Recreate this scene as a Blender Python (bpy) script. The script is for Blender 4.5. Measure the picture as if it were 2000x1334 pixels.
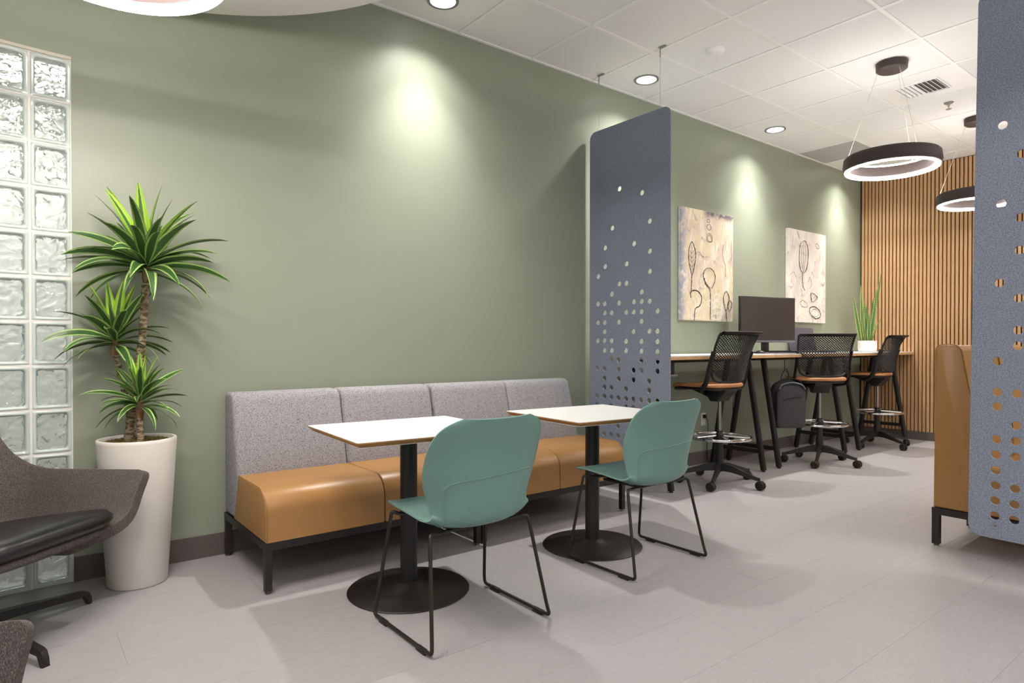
import bpy, bmesh, math, random
from math import sin, cos, pi, radians as rad
from mathutils import Vector as V, Matrix as M

for o in list(bpy.data.objects): bpy.data.objects.remove(o)
S = bpy.context.scene
C = S.collection
# ------------------------------------------------------------------ camera
cam = bpy.data.cameras.new('camera'); co = bpy.data.objects.new('camera', cam); C.objects.link(co)
cam.sensor_width = 36; cam.lens = 1249 / 2000 * 36
cam.shift_y = (673 + 1249 * math.tan(rad(.5)) - 667) / 2000
cam.clip_start = .05
co.location = (0, -3.513, 1.0785)
co.rotation_euler = (rad(90 - .5), 0, rad(52 - 90))
S.camera = co
# ------------------------------------------------------------------ world, lights, exposure
w = bpy.data.worlds.new('world'); S.world = w; w.use_nodes = True
bg = w.node_tree.nodes['Background']; bg.inputs[0].default_value = (1, .985, .96, 1); bg.inputs[1].default_value = 0.55
S.view_settings.view_transform = 'Standard'; S.view_settings.look = 'None'
S.view_settings.gamma = 1; S.view_settings.use_curve_mapping = False
S.view_settings.exposure = 0.36

def spot(name, loc, e, size, blend, r=.06, col=(1, .97, .93), tgt=None):
    l = bpy.data.lights.new(name, 'SPOT'); l.energy = e; l.spot_size = rad(size); l.spot_blend = blend
    l.shadow_soft_size = r; l.color = col
    o = bpy.data.objects.new(name, l); C.objects.link(o); o.location = loc
    if tgt: o.rotation_euler = (V(tgt) - V(loc)).to_track_quat('-Z', 'Y').to_euler()
    return o
def area(name, loc, e, sx, sy, rot=(0, 0, 0), col=(1, 1, 1)):
    l = bpy.data.lights.new(name, 'AREA'); l.shape = 'RECTANGLE'; l.size = sx; l.size_y = sy; l.energy = e; l.color = col
    o = bpy.data.objects.new(name, l); C.objects.link(o); o.location = loc; o.rotation_euler = rot
    return o
CZ = 3.10                                   # ceiling height
WALLX = [2.008, 3.826, 5.667, 7.49]         # wall-side downlights
for i, x in enumerate(WALLX):
    spot('wall_downlight_lamp', (x, -.283, CZ - .012), 128, 82, 1.0, .04)
    spot('wall_downlight_skirt', (x, -.283, CZ - .012), 66, 128, 1.0, .04)
for x, y in [(.9, -3.0), (2.6, -3.0), (4.4, -3.4), (6.2, -3.4), (2.6, -4.6), (4.4, -5.2)]:   # second row of cans, beside and behind the camera
    spot('room_downlight_lamp', (x, y, CZ - .012), 24, 100, .4, .045)
area('back_room_panel', (-.2, 1.4, 2.9), 50, 1.2, 1.2)
for x, y in [(-1.2, -4.6), (1.6, -4.9), (4.6, -4.6), (7.0, -4.4)]:     # unseen upward fill lights, added to brighten the ceiling
    area('ceiling_fill', (x, y, 2.45), 46, .7, .7, (pi, 0, 0), (1, .98, .95))

# ------------------------------------------------------------------ materials
def lin(c):
    return tuple((v / 255 / 12.92 if v / 255 <= .04045 else ((v / 255 + .055) / 1.055) ** 2.4) for v in c) + (1,)
MATS = {}
def mat(name, rgb, rough=.5, metal=0, spec=.5, bump=None, noise=None, coat=0, sheen=0, emis=None, trans=0, ior=1.45):
    m = bpy.data.materials.new(name); m.use_nodes = True; nt = m.node_tree; b = nt.nodes['Principled BSDF']
    c = lin(rgb); b.inputs['Base Color'].default_value = c; b.inputs['Roughness'].default_value = rough
    b.inputs['Metallic'].default_value = metal; b.inputs['Specular IOR Level'].default_value = spec
    b.inputs['Coat Weight'].default_value = coat; b.inputs['Sheen Weight'].default_value = sheen
    b.inputs['Transmission Weight'].default_value = trans; b.inputs['IOR'].default_value = ior
    if emis:
        b.inputs['Emission Color'].default_value = lin(emis[0]); b.inputs['Emission Strength'].default_value = emis[1]
    tc = nt.nodes.new('ShaderNodeTexCoord')
    def tex(scale, detail=3, stretch=None, space='Object'):
        n = nt.nodes.new('ShaderNodeTexNoise'); n.inputs['Scale'].default_value = scale; n.inputs['Detail'].default_value = detail
        if stretch:
            mp = nt.nodes.new('ShaderNodeMapping'); mp.inputs['Scale'].default_value = stretch
            nt.links.new(tc.outputs[space], mp.inputs[0]); nt.links.new(mp.outputs[0], n.inputs[0])
        else: nt.links.new(tc.outputs[space], n.inputs[0])
        return n
    if noise:   # (rgb2, scale, stretch, lo, hi)
        rgb2, sc, st, lo, hi = noise
        n = tex(sc, 4, st); r = nt.nodes.new('ShaderNodeValToRGB'); r.color_ramp.elements[0].position = lo; r.color_ramp.elements[1].position = hi
        r.color_ramp.elements[0].color = c; r.color_ramp.elements[1].color = lin(rgb2)
        nt.links.new(n.outputs[0], r.inputs[0]); nt.links.new(r.outputs[0], b.inputs['Base Color'])
    if bump:    # (scale, strength, dist, stretch)
        sc, stg, di, st = bump
        n = tex(sc, 3, st); bp = nt.nodes.new('ShaderNodeBump'); bp.inputs['Strength'].default_value = stg; bp.inputs['Distance'].default_value = di
        nt.links.new(n.outputs[0], bp.inputs['Height']); nt.links.new(bp.outputs[0], b.inputs['Normal'])
    MATS[name] = m
    return m
m_wall = mat('sage_paint', (140, 147, 129), .40, spec=.45, bump=(260, .05, .002, None))
m_ceil = mat('ceiling_tile_mineral', (232, 232, 230), .9, spec=.2, noise=((205, 205, 203), 420, None, .60, .72), bump=(330, .25, .002, None))
m_tilegrey = mat('ceiling_tile_grey', (180, 180, 178), .8, spec=.2)
m_grid = mat('ceiling_grid_white', (236, 236, 234), .45)
m_white = mat('white_drywall', (232, 231, 229), .8, spec=.3)
m_floor = mat('vinyl_plank', (152, 149, 149), .42, spec=.4, noise=((163, 160, 160), 7, (2.2, 30, 10), .3, .75), bump=(60, .12, .002, (1, 9, 1)))
m_sub = mat('floor_joint', (120, 116, 114), .8)
m_base = mat('rubber_baseboard', (88, 80, 76), .5)
m_mortar = mat('white_mortar', (226, 222, 214), .8)
m_wood = mat('oak_slat', (194, 155, 112), .45, noise=((174, 134, 92), 9, (9, 9, .6), .35, .75))
m_felt_b = mat('black_felt', (20, 17, 15), .95, spec=.1)
m_felt = mat('blue_grey_felt', (106, 113, 128), .95, spec=.1, noise=((148, 155, 171), 170, (1, 1, 1.4), .34, .70), bump=(260, .5, .003, None), sheen=.1)
m_boucle = mat('grey_boucle', (165, 163, 166), .95, spec=.1, noise=((92, 89, 94), 230, (1, 1, 1.8), .50, .62), bump=(190, .9, .004, (1, 1, 2.2)))
m_tweed = mat('brown_grey_tweed', (80, 73, 70), .95, spec=.1, noise=((138, 129, 124), 210, (3, 3, .8), .46, .74), bump=(260, .7, .003, None))
m_tan = mat('tan_leather', (156, 115, 66), .36, spec=.5, bump=(320, .12, .001, None))
m_tan2 = mat('light_tan_upholstery', (184, 128, 84), .5, spec=.4)
m_blackleather = mat('black_leather', (30, 29, 29), .33, bump=(400, .12, .001, None))
m_black = mat('black_metal', (30, 27, 25), .42, spec=.5)
m_blackp = mat('black_plastic', (28, 26, 25), .5)
m_teal = mat('teal_plastic', (103, 137, 129), .40, spec=.5, bump=(700, .05, .001, None))
m_lam = mat('white_laminate', (222, 222, 219), .35)
m_lamg = mat('pale_grey_laminate', (214, 214, 214), .4)
m_ply = mat('birch_ply_edge', (176, 130, 76), .5, noise=((146, 100, 52), 30, (1, 1, 22), .4, .6))
m_oakedge = mat('oak_edge', (205, 165, 122), .5, noise=((184, 140, 98), 10, (1, 12, 20), .35, .7))
m_chrome = mat('chrome', (225, 225, 225), .12, 1)
m_steel = mat('brushed_steel', (170, 168, 165), .3, 1)
m_pot = mat('white_planter', (222, 216, 208), .4, spec=.4)
m_potw = mat('white_ceramic', (238, 236, 235), .3)
m_soil = mat('soil', (60, 48, 36), .95)
m_moss = mat('dry_moss', (104, 94, 48), .9, noise=((138, 124, 66), 60, None, .3, .7))
m_bark = mat('dracaena_bark', (96, 80, 56), .8, noise=((168, 152, 122), 38, (1, 1, 2.4), .42, .6), bump=(60, .8, .006, (1, 1, 3)))
m_husk = mat('dry_husk', (158, 126, 94), .8, noise=((104, 72, 46), 40, (1, 1, .4), .4, .6))
m_bronze = mat('bronze_brown_metal', (62, 52, 49), .5, spec=.4)
m_led = mat('led_diffuser', (255, 255, 255), .5, emis=((255, 244, 238), 80))
m_led_up = mat('led_diffuser_upper', (255, 255, 255), .5, emis=((255, 244, 238), 38))
m_led_hi = mat('led_diffuser_bright', (255, 255, 255), .5, emis=((255, 244, 238), 185))
m_lens = mat('downlight_lens', (255, 255, 255), .5, emis=((255, 252, 248), 6))
m_trimgrey = mat('downlight_trim', (140, 140, 142), .4, .6)
m_screen = mat('monitor_screen', (66, 58, 56), .32, spec=.5)
m_bezel = mat('dark_bezel', (30, 29, 31), .4)
m_silver = mat('grey_plastic', (116, 114, 120), .4)
m_lap = mat('slate_laptop_lid', (80, 78, 86), .4)
m_paper = mat('paper', (226, 226, 228), .8)
m_bag = mat('charcoal_nylon', (58, 56, 57), .75, bump=(22, .5, .01, (1, 1, .6)))
m_bagd = mat('dark_nylon', (36, 35, 36), .7)
m_baglight = mat('grey_nylon_panel', (100, 102, 112), .6)
m_ink = mat('charcoal_stroke', (62, 52, 50), .8)
m_ink2 = mat('pale_stroke', (226, 222, 216), .8)
m_ink3 = mat('brown_stroke', (128, 104, 92), .8)
m_plate = mat('outlet_plate', (212, 212, 208), .4)
m_greenstrip = mat('glass_edge', (190, 205, 195), .3)

def glass_mat():
    m = bpy.data.materials.new('wavy_glass'); m.use_nodes = True; nt = m.node_tree; b = nt.nodes['Principled BSDF']
    b.inputs['Base Color'].default_value = (.95, .975, .955, 1); b.inputs['Roughness'].default_value = .03
    b.inputs['Transmission Weight'].default_value = .93; b.inputs['IOR'].default_value = 1.45
    tc = nt.nodes.new('ShaderNodeTexCoord'); oi = nt.nodes.new('ShaderNodeObjectInfo')
    add = nt.nodes.new('ShaderNodeVectorMath'); add.operation = 'ADD'
    sc = nt.nodes.new('ShaderNodeVectorMath'); sc.operation = 'SCALE'; sc.inputs['Scale'].default_value = 1
    cmb = nt.nodes.new('ShaderNodeCombineXYZ'); mul = nt.nodes.new('ShaderNodeMath'); mul.operation = 'MULTIPLY'; mul.inputs[1].default_value = 40
    nt.links.new(oi.outputs['Random'], mul.inputs[0]); nt.links.new(mul.outputs[0], cmb.inputs[0]); nt.links.new(mul.outputs[0], cmb.inputs[2])
    nt.links.new(tc.outputs['Object'], add.inputs[0]); nt.links.new(cmb.outputs[0], add.inputs[1])
    n = nt.nodes.new('ShaderNodeTexNoise'); n.inputs['Scale'].default_value = 14; n.inputs['Detail'].default_value = .8; n.inputs['Distortion'].default_value = 1.6
    nt.links.new(add.outputs[0], n.inputs[0])
    bp = nt.nodes.new('ShaderNodeBump'); bp.inputs['Strength'].default_value = 1; bp.inputs['Distance'].default_value = .015
    nt.links.new(n.outputs[0], bp.inputs['Height']); nt.links.new(bp.outputs[0], b.inputs['Normal'])
    return m
m_glass = glass_mat()
m_rim = mat('pale_green_glass_rim', (222, 234, 226), .18, spec=.6, trans=.3)

def leaf_mat(name, core, mid, edge, wid, bands=False):
    """striped leaf: u runs across the blade, v along it"""
    m = bpy.data.materials.new(name); m.use_nodes = True; nt = m.node_tree; b = nt.nodes['Principled BSDF']
    b.inputs['Roughness'].default_value = .38
    uv = nt.nodes.new('ShaderNodeUVMap'); uv.uv_map = 'UVMap'; sp = nt.nodes.new('ShaderNodeSeparateXYZ'); nt.links.new(uv.outputs[0], sp.inputs[0])
    a = nt.nodes.new('ShaderNodeMath'); a.operation = 'SUBTRACT'; a.inputs[1].default_value = .5; nt.links.new(sp.outputs[0], a.inputs[0])
    ab = nt.nodes.new('ShaderNodeMath'); ab.operation = 'ABSOLUTE'; nt.links.new(a.outputs[0], ab.inputs[0])
    x2 = nt.nodes.new('ShaderNodeMath'); x2.operation = 'MULTIPLY'; x2.inputs[1].default_value = 2; nt.links.new(ab.outputs[0], x2.inputs[0])
    r = nt.nodes.new('ShaderNodeValToRGB'); e = r.color_ramp.elements
    e[0].position = wid - .05; e[0].color = lin(core); e[1].position = 1; e[1].color = lin(mid)
    q = e.new(wid + .03); q.color = lin(edge); q = e.new(min(.97, wid + .25)); q.color = lin(edge); q = e.new(min(.98, wid + .3)); q.color = lin(mid)
    nt.links.new(x2.outputs[0], r.inputs[0])
    oi = nt.nodes.new('ShaderNodeObjectInfo'); hs = nt.nodes.new('ShaderNodeHueSaturation')
    mr = nt.nodes.new('ShaderNodeMapRange'); mr.inputs[3].default_value = .75; mr.inputs[4].default_value = 1.2
    nt.links.new(oi.outputs['Random'], mr.inputs[0]); nt.links.new(mr.outputs[0], hs.inputs['Value'])
    src = r.outputs[0]
    if bands:
        n = nt.nodes.new('ShaderNodeTexWave'); n.bands_direction = 'Z'; n.inputs['Scale'].default_value = 22; n.inputs['Distortion'].default_value = 5
        tc = nt.nodes.new('ShaderNodeTexCoord'); nt.links.new(tc.outputs['Object'], n.inputs[0])
        mx = nt.nodes.new('ShaderNodeMixRGB'); mx.blend_type = 'MULTIPLY'; mx.inputs[0].default_value = .55
        nt.links.new(src, mx.inputs[1]); nt.links.new(n.outputs[0], mx.inputs[2]); src = mx.outputs[0]
    nt.links.new(src, hs.inputs['Color']); nt.links.new(hs.outputs[0], b.inputs['Base Color'])
    return m
m_leaf = leaf_mat('dracaena_leaf', (56, 90, 42), (98, 148, 54), (158, 182, 108), .62)
m_leafy = leaf_mat('young_dracaena_leaf', (78, 118, 62), (158, 208, 56), (182, 214, 96), .3)
m_snake = leaf_mat('snake_leaf', (84, 140, 66), (204, 206, 122), (188, 198, 112), .56, True)

def paint_mat(name, c1, c2, c3, c4, band=False):
    m = bpy.data.materials.new(name); m.use_nodes = True; nt = m.node_tree; b = nt.nodes['Principled BSDF']; b.inputs['Roughness'].default_value = .7
    tc = nt.nodes.new('ShaderNodeTexCoord')
    def nz(s, d, st=(1, 1, 1)):
        mp = nt.nodes.new('ShaderNodeMapping'); mp.inputs['Scale'].default_value = st; nt.links.new(tc.outputs['Object'], mp.inputs[0])
        n = nt.nodes.new('ShaderNodeTexNoise'); n.inputs['Scale'].default_value = s; n.inputs['Detail'].default_value = d; n.inputs['Distortion'].default_value = .8
        nt.links.new(mp.outputs[0], n.inputs[0]); return n
    def ramp(n, a, bb, ca, cb):
        r = nt.nodes.new('ShaderNodeValToRGB'); r.color_ramp.elements[0].position = a; r.color_ramp.elements[1].position = bb
        r.color_ramp.elements[0].color = ca; r.color_ramp.elements[1].color = cb; nt.links.new(n.outputs[0], r.inputs[0]); return r
    r1 = ramp(nz(4, 3), .4, .62, lin(c1), lin(c2))
    f1 = ramp(nz(7, 6, (2.2, 1, .6)), .5, .68, (0, 0, 0, 1), (1, 1, 1, 1)); f2 = ramp(nz(13, 6, (1, 1, .8)), .56, .75, (0, 0, 0, 1), (1, 1, 1, 1))
    mx = nt.nodes.new('ShaderNodeMixRGB'); mx.inputs[2].default_value = lin(c3); nt.links.new(f1.outputs[0], mx.inputs[0]); nt.links.new(r1.outputs[0], mx.inputs[1])
    m2 = nt.nodes.new('ShaderNodeMixRGB'); m2.inputs[2].default_value = lin(c4); nt.links.new(f2.outputs[0], m2.inputs[0]); nt.links.new(mx.outputs[0], m2.inputs[1])
    out = m2.outputs[0]
    if band:
        sp = nt.nodes.new('ShaderNodeSeparateXYZ'); nt.links.new(tc.outputs['Generated'], sp.inputs[0])
        def edge(sock, lo, hi):
            q = nt.nodes.new('ShaderNodeMapRange'); q.inputs[1].default_value = lo; q.inputs[2].default_value = hi; nt.links.new(sock, q.inputs[0]); return q.outputs[0]
        def mulp(a_, b_):
            q = nt.nodes.new('ShaderNodeMath'); q.operation = 'MULTIPLY'; nt.links.new(a_, q.inputs[0]); nt.links.new(b_, q.inputs[1]); return q.outputs[0]
        rough_ = ramp(nz(16, 5), .36, .56, (.2, .2, .2, 1), (1, 1, 1, 1)).outputs[0]
        top = mulp(mulp(edge(sp.outputs[2], .925, .975), edge(sp.outputs[0], .36, .5)), rough_)
        lef = mulp(edge(sp.outputs[0], .10, .02), rough_)
        for msk, cc in ((top, (112, 102, 110)), (lef, (150, 150, 160))):
            q = nt.nodes.new('ShaderNodeMixRGB'); q.inputs[2].default_value = lin(cc); nt.links.new(msk, q.inputs[0]); nt.links.new(out, q.inputs[1]); out = q.outputs[0]
    nt.links.new(out, b.inputs['Base Color'])
    bp = nt.nodes.new('ShaderNodeBump'); bp.inputs['Strength'].default_value = .5; bp.inputs['Distance'].default_value = .004
    nt.links.new(nz(35, 6).outputs[0], bp.inputs['Height']); nt.links.new(bp.outputs[0], b.inputs['Normal'])
    return m
m_art1 = paint_mat('ochre_canvas', (216, 202, 166), (206, 188, 168), (228, 220, 205), (160, 148, 146), True)
m_art2 = paint_mat('ivory_canvas', (226, 218, 206), (214, 204, 194), (236, 230, 222), (176, 158, 146))

# ------------------------------------------------------------------ helpers
def obj(name, bm, m, parent=None, smooth=True, ang=40, loc=None):
    me = bpy.data.meshes.new(name); bmesh.ops.recalc_face_normals(bm, faces=bm.faces)
    bm.to_mesh(me); bm.free(); me.materials.append(m)
    return link(name, me, parent, smooth, ang, loc)
def link(name, me, parent=None, smooth=True, ang=40, loc=None):
    if smooth:
        me.polygons.foreach_set('use_smooth', [True] * len(me.polygons)); me.set_sharp_from_angle(angle=rad(ang))
    o = bpy.data.objects.new(name, me); C.objects.link(o)
    if parent: o.parent = parent
    if loc is not None: o.location = loc
    return o
def tag(o, label, cat, group=None):
    o['label'] = label; o['category'] = cat
    if group: o['group'] = group
    return o
def thing(name, label, cat, loc=(0, 0, 0), rz=0, group=None):
    o = bpy.data.objects.new(name, None); C.objects.link(o); o.location = loc; o.rotation_euler = (0, 0, rz); o.empty_display_size = .1
    return tag(o, label, cat, group)
def struct(o): o['kind'] = 'structure'; return o
def dup(root, loc, rz, label=None, group=None):
    r = root.copy(); C.objects.link(r); r.location = loc; r.rotation_euler = (0, 0, rz)
    if label: r['label'] = label
    if group: r['group'] = group
    def rec(a, b):
        for ch in list(a.children):
            c = ch.copy(); C.objects.link(c); c.parent = b; rec(ch, c)
    rec(root, r)
    return r
def box(bm, x0, x1, y0, y1, z0, z1, bev=0, seg=2, mtx=None):
    vs = [bm.verts.new((x, y, z)) for x in (x0, x1) for y in (y0, y1) for z in (z0, z1)]
    fs = [bm.faces.new([vs[i] for i in q]) for q in ((0, 1, 3, 2), (4, 6, 7, 5), (0, 4, 5, 1), (2, 3, 7, 6), (0, 2, 6, 4), (1, 5, 7, 3))]
    nv = vs
    if bev:
        es = list({e for f in fs for e in f.edges})
        r = bmesh.ops.bevel(bm, geom=es, offset=bev, segments=seg, profile=.5, affect='EDGES')
        nv = list({v for f in r['faces'] for v in f.verts} | {v for v in vs if v.is_valid})
    if mtx is not None: bmesh.ops.transform(bm, matrix=mtx, verts=nv)
    return bm
def B(*a, **k): return box(bmesh.new(), *a, **k)
def prism(bm, prof, a0, a1, axis='x', bev=0, seg=3):
    """profile of 2D points extruded along axis; for 'x' the points are (y,z), 'y' -> (x,z), 'z' -> (x,y)"""
    def P(a, p): return (a, p[0], p[1]) if axis == 'x' else ((p[0], a, p[1]) if axis == 'y' else (p[0], p[1], a))
    A = [bm.verts.new(P(a0, p)) for p in prof]; Bv = [bm.verts.new(P(a1, p)) for p in prof]; n = len(prof)
    fs = [bm.faces.new(A), bm.faces.new(Bv[::-1])] + [bm.faces.new((A[i], A[(i + 1) % n], Bv[(i + 1) % n], Bv[i])) for i in range(n)]
    if bev:
        bmesh.ops.recalc_face_normals(bm, faces=fs)
        es = [e for e in {e for f in fs for e in f.edges} if e.calc_face_angle(0) > .5]
        bmesh.ops.bevel(bm, geom=es, offset=bev, segments=seg, profile=.5, affect='EDGES')
    return bm
def spline(pts, n=6, closed=False):
    P = [V(p) for p in pts]; out = []; N = len(P)
    rng = range(N) if closed else range(N - 1)
    for i in rng:
        p0 = P[(i - 1) % N] if closed or i > 0 else P[0] * 2 - P[1]
        p1 = P[i]; p2 = P[(i + 1) % N]
        p3 = P[(i + 2) % N] if closed or i + 2 < N else P[-1] * 2 - P[-2]
        for k in range(n):
            t = k / n
            out.append(.5 * ((2 * p1) + (p2 - p0) * t + (2 * p0 - 5 * p1 + 4 * p2 - p3) * t * t + (3 * p1 - p0 - 3 * p2 + p3) * t ** 3))
    if not closed: out.append(P[-1])
    return out
def fillet(pts, r, n=5):
    """polyline with rounded corners"""
    P = [V(p) for p in pts]; out = [P[0]]
    for i in range(1, len(P) - 1):
        a = (P[i - 1] - P[i]); b = (P[i + 1] - P[i]); rr = min(r, a.length * .48, b.length * .48)
        A = P[i] + a.normalized() * rr; Bq = P[i] + b.normalized() * rr
        for k in range(n + 1):
            t = k / n; out.append(A * (1 - t) ** 2 + P[i] * 2 * t * (1 - t) + Bq * t * t)
    out.append(P[-1]); return out
def tube(bm, pts, r, seg=8, closed=False, rs=None, cap=True, flat=None):
    P = [V(p) for p in pts]; n = len(P); rings = []; up = None
    for i in range(n):
        if closed: d = P[(i + 1) % n] - P[i - 1]
        else: d = P[min(i + 1, n - 1)] - P[max(i - 1, 0)]
        d.normalize()
        if up is None:
            up = V((0, 0, 1)) if abs(d.z) < .9 else V((0, 1, 0))
        s = d.cross(up)
        if s.length < 1e-4: s = d.cross(V((1, 0, 0)))
        s.normalize(); up2 = s.cross(d).normalized(); up = up2
        R = rs[i] if rs else r; fx, fz = flat or (1, 1)
        rings.append([bm.verts.new(P[i] + s * R * fx * cos(2 * pi * k / seg) + up2 * R * fz * sin(2 * pi * k / seg)) for k in range(seg)])
    m = n if closed else n - 1
    for i in range(m):
        a, b = rings[i], rings[(i + 1) % n]
        for k in range(seg): bm.faces.new((a[k], a[(k + 1) % seg], b[(k + 1) % seg], b[k]))
    if cap and not closed: bm.faces.new(rings[0][::-1]); bm.faces.new(rings[-1])
    return bm
def T(pts, r, **k): return tube(bmesh.new(), pts, r, **k)
def lathe(bm, prof, seg=32, c=(0, 0, 0), closed=False):
    rings = []
    for r, z in prof:
        if r < 1e-5: rings.append([bm.verts.new((c[0], c[1], c[2] + z))])
        else: rings.append([bm.verts.new((c[0] + r * cos(2 * pi * k / seg), c[1] + r * sin(2 * pi * k / seg), c[2] + z)) for k in range(seg)])
    n = len(rings)
    for i in range(n if closed else n - 1):
        a, b = rings[i], rings[(i + 1) % n]
        for k in range(seg):
            k2 = (k + 1) % seg
            if len(a) == 1 and len(b) == 1: continue
            if len(a) == 1: bm.faces.new((a[0], b[k], b[k2]))
            elif len(b) == 1: bm.faces.new((a[k], a[k2], b[0]))
            else: bm.faces.new((a[k], a[k2], b[k2], b[k]))
    return bm
def L(prof, **k): return lathe(bmesh.new(), prof, **k)
def sheet(bm, G, closed=False):
    """grid of points -> quads"""
    R = [[bm.verts.new(p) for p in row] for row in G]
    for i in range(len(R) - 1):
        n = len(R[i])
        for j in range(n if closed else n - 1):
            bm.faces.new((R[i][j], R[i][(j + 1) % n], R[i + 1][(j + 1) % n], R[i + 1][j]))
    return bm
def applied(o, build):
    """apply modifiers set up by build(o) without operators"""
    build(o); dg = bpy.context.evaluated_depsgraph_get(); dg.update()
    me = bpy.data.meshes.new_from_object(o.evaluated_get(dg)); o.modifiers.clear(); o.data = me
    me.polygons.foreach_set('use_smooth', [True] * len(me.polygons)); me.set_sharp_from_angle(angle=rad(45))
    return o
def solidify(o, t, off=0, sub=0):
    def f(o):
        if sub: s = o.modifiers.new('s', 'SUBSURF'); s.levels = sub
        m = o.modifiers.new('t', 'SOLIDIFY'); m.thickness = t; m.offset = off; m.use_even_offset = True
        b = o.modifiers.new('b', 'BEVEL'); b.width = t * .35; b.segments = 2; b.limit_method = 'ANGLE'; b.angle_limit = rad(50)
    return applied(o, f)

# ------------------------------------------------------------------ setting
X0, X1, Y1 = -3.0, 8.12, -5.49
GX = [3.517 + .6096 * k for k in range(-11, 8)]
# floor
floor = struct(obj('floor', B(X0, X1 + .02, Y1, 2.6, -.05, -.0025), m_sub, smooth=False))
random.seed(3)
pw, pl = .3048, .9144
plank_me = []
for tone in range(1):
    bm = B(.0003, pl - .0003, .0003, pw - .0003, -.003, 0); me = bpy.data.meshes.new('plank'); bmesh.ops.recalc_face_normals(bm, faces=bm.faces)
    bm.to_mesh(me); bm.free(); me.materials.append(m_floor); plank_me.append(me)
np_ = 0
for r in range(16):
    y = .195 - r * pw - pw
    off = (.101 + [0, .348, .757, .2][r % 4]) % pl
    x = X0 - pl + off - (X0 % pl) + pl * 0
    while x < X1:
        if x + pl > X0 and x + pl < X1 + .02 + pl and np_ < 298:
            # planks that pass under the walls are trimmed by the walls themselves
            o = link('plank', plank_me[0], floor, smooth=False, loc=(x, y, 0)); np_ += 1
            if x + pl > X1: o.scale = ((X1 - x) / pl, 1, 1)
        x += pl
# main wall (green), from the glass block opening to the slat wall
struct(obj('wall_left', B(.2155, X1 + .1, 0, .12, 0, CZ + .02), m_wall, smooth=False))
# curved continuation: upper part over the glass blocks and full height beyond them
RC = 1.6; BW = .1524; NB = 4
def arc(s, off=0):      # s metres left of x=.2155 along the curve, off = towards the back room
    a = s / RC
    return (.2155 - (RC + off) * sin(a), -RC + (RC + off) * cos(a))
def curved(name, s0, s1, z0, z1, n, m, th=.12):
    bm = bmesh.new(); G = []
    for i in range(n + 1):
        s = s0 + (s1 - s0) * i / n; a = arc(s); b = arc(s, th)
        G.append([(a[0], a[1], z0), (a[0], a[1], z1), (b[0], b[1], z1), (b[0], b[1], z0)])
    sheet(bm, G, closed=True); bm.faces.new(bm.verts[:4]) if False else None
    bmesh.ops.holes_fill(bm, edges=bm.edges)
    return obj(name, bm, m)
BZ = 2.366
struct(curved('wall_curved', 0, 4 * BW, BZ, CZ + .02, 16, m_wall))
struct(curved('wall_far', 4 * BW, 2.3, 0, CZ + .02, 24, m_wall))
struct(curved('baseboard_far', 4 * BW + .002, 2.3, 0, .112, 24, m_base, -.008))
# glass block window
win = struct(curved('window_1', 0, 4 * BW, 0, BZ, 16, m_mortar, .07))
win.data = win.data.copy()
# mortar grid instead of a solid: rebuild as bars
bm = bmesh.new()
RH = BZ / 12
def cbar(bm, s0, s1, z0, z1, o0=.004, o1=.078, n=2):
    G = []
    for i in range(n + 1):
        s = s0 + (s1 - s0) * i / n; a = arc(s, o0); b = arc(s, o1)
        G.append([(a[0], a[1], z0), (a[0], a[1], z1), (b[0], b[1], z1), (b[0], b[1], z0)])
    st = len(bm.verts); bm.verts.ensure_lookup_table(); sheet(bm, G, closed=True); bm.verts.ensure_lookup_table()
    v = bm.verts; bm.faces.new([v[st + i] for i in range(4)]); e = len(v) - 4; bm.faces.new([v[e + i] for i in (3, 2, 1, 0)])
J = .0045
for c in range(NB + 1): cbar(bm, max(0, c * BW - J), min(NB * BW, c * BW + J), 0, BZ, n=1)
for r in range(13): cbar(bm, 0, NB * BW, max(0, r * RH - J), min(BZ, r * RH + J), .006, .076, n=12)
me = bpy.data.meshes.new('window_1'); bmesh.ops.recalc_face_normals(bm, faces=bm.faces); bm.to_mesh(me); bm.free(); me.materials.append(m_mortar); win.data = me
def ring_bm():
    """pale glass rim of a block: a bevelled hollow frame"""
    bm = bmesh.new(); hw, hh = BW / 2 - J + .0008, RH / 2 - J + .0008
    def loop(ins, y, rr):
        w_, h_ = hw - ins, hh - ins; pts = []
        for cx, cz, a0 in ((w_ - rr, h_ - rr, 0), (-w_ + rr, h_ - rr, 90), (-w_ + rr, -h_ + rr, 180), (w_ - rr, -h_ + rr, 270)):
            for k in range(4): a = rad(a0 + k * 30); pts.append((cx + rr * cos(a), y, cz + rr * sin(a)))
        return pts
    G = [loop(0, -.034, .004), loop(.003, -.038, .005), (loop(.010, -.038, .008)), loop(.016, -.032, .012), loop(.018, -.018, .013), loop(.018, .018, .013), loop(.016, .032, .012), loop(.010, .038, .008), loop(.003, .038, .005), loop(0, .034, .004)]
    return sheet(bm, G + [G[0]], closed=True)
def pane_bm(y0, y1):
    bm = bmesh.new(); hw, hh = BW / 2 - J - .0165, RH / 2 - J - .0165; rr = .011; G = []
    for ins, y in ((0, y0), (0, y1)):
        pts = []
        for cx, cz, a0 in ((hw - rr, hh - rr, 0), (-hw + rr, hh - rr, 90), (-hw + rr, -hh + rr, 180), (hw - rr, -hh + rr, 270)):
            for k in range(4): a = rad(a0 + k * 30); pts.append((cx + rr * cos(a), y, cz + rr * sin(a)))
        G.append(pts)
    sheet(bm, G, closed=True); bm.verts.ensure_lookup_table(); bm.faces.new(bm.verts[:16]); bm.faces.new(bm.verts[16:32]); return bm
gb = None
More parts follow.
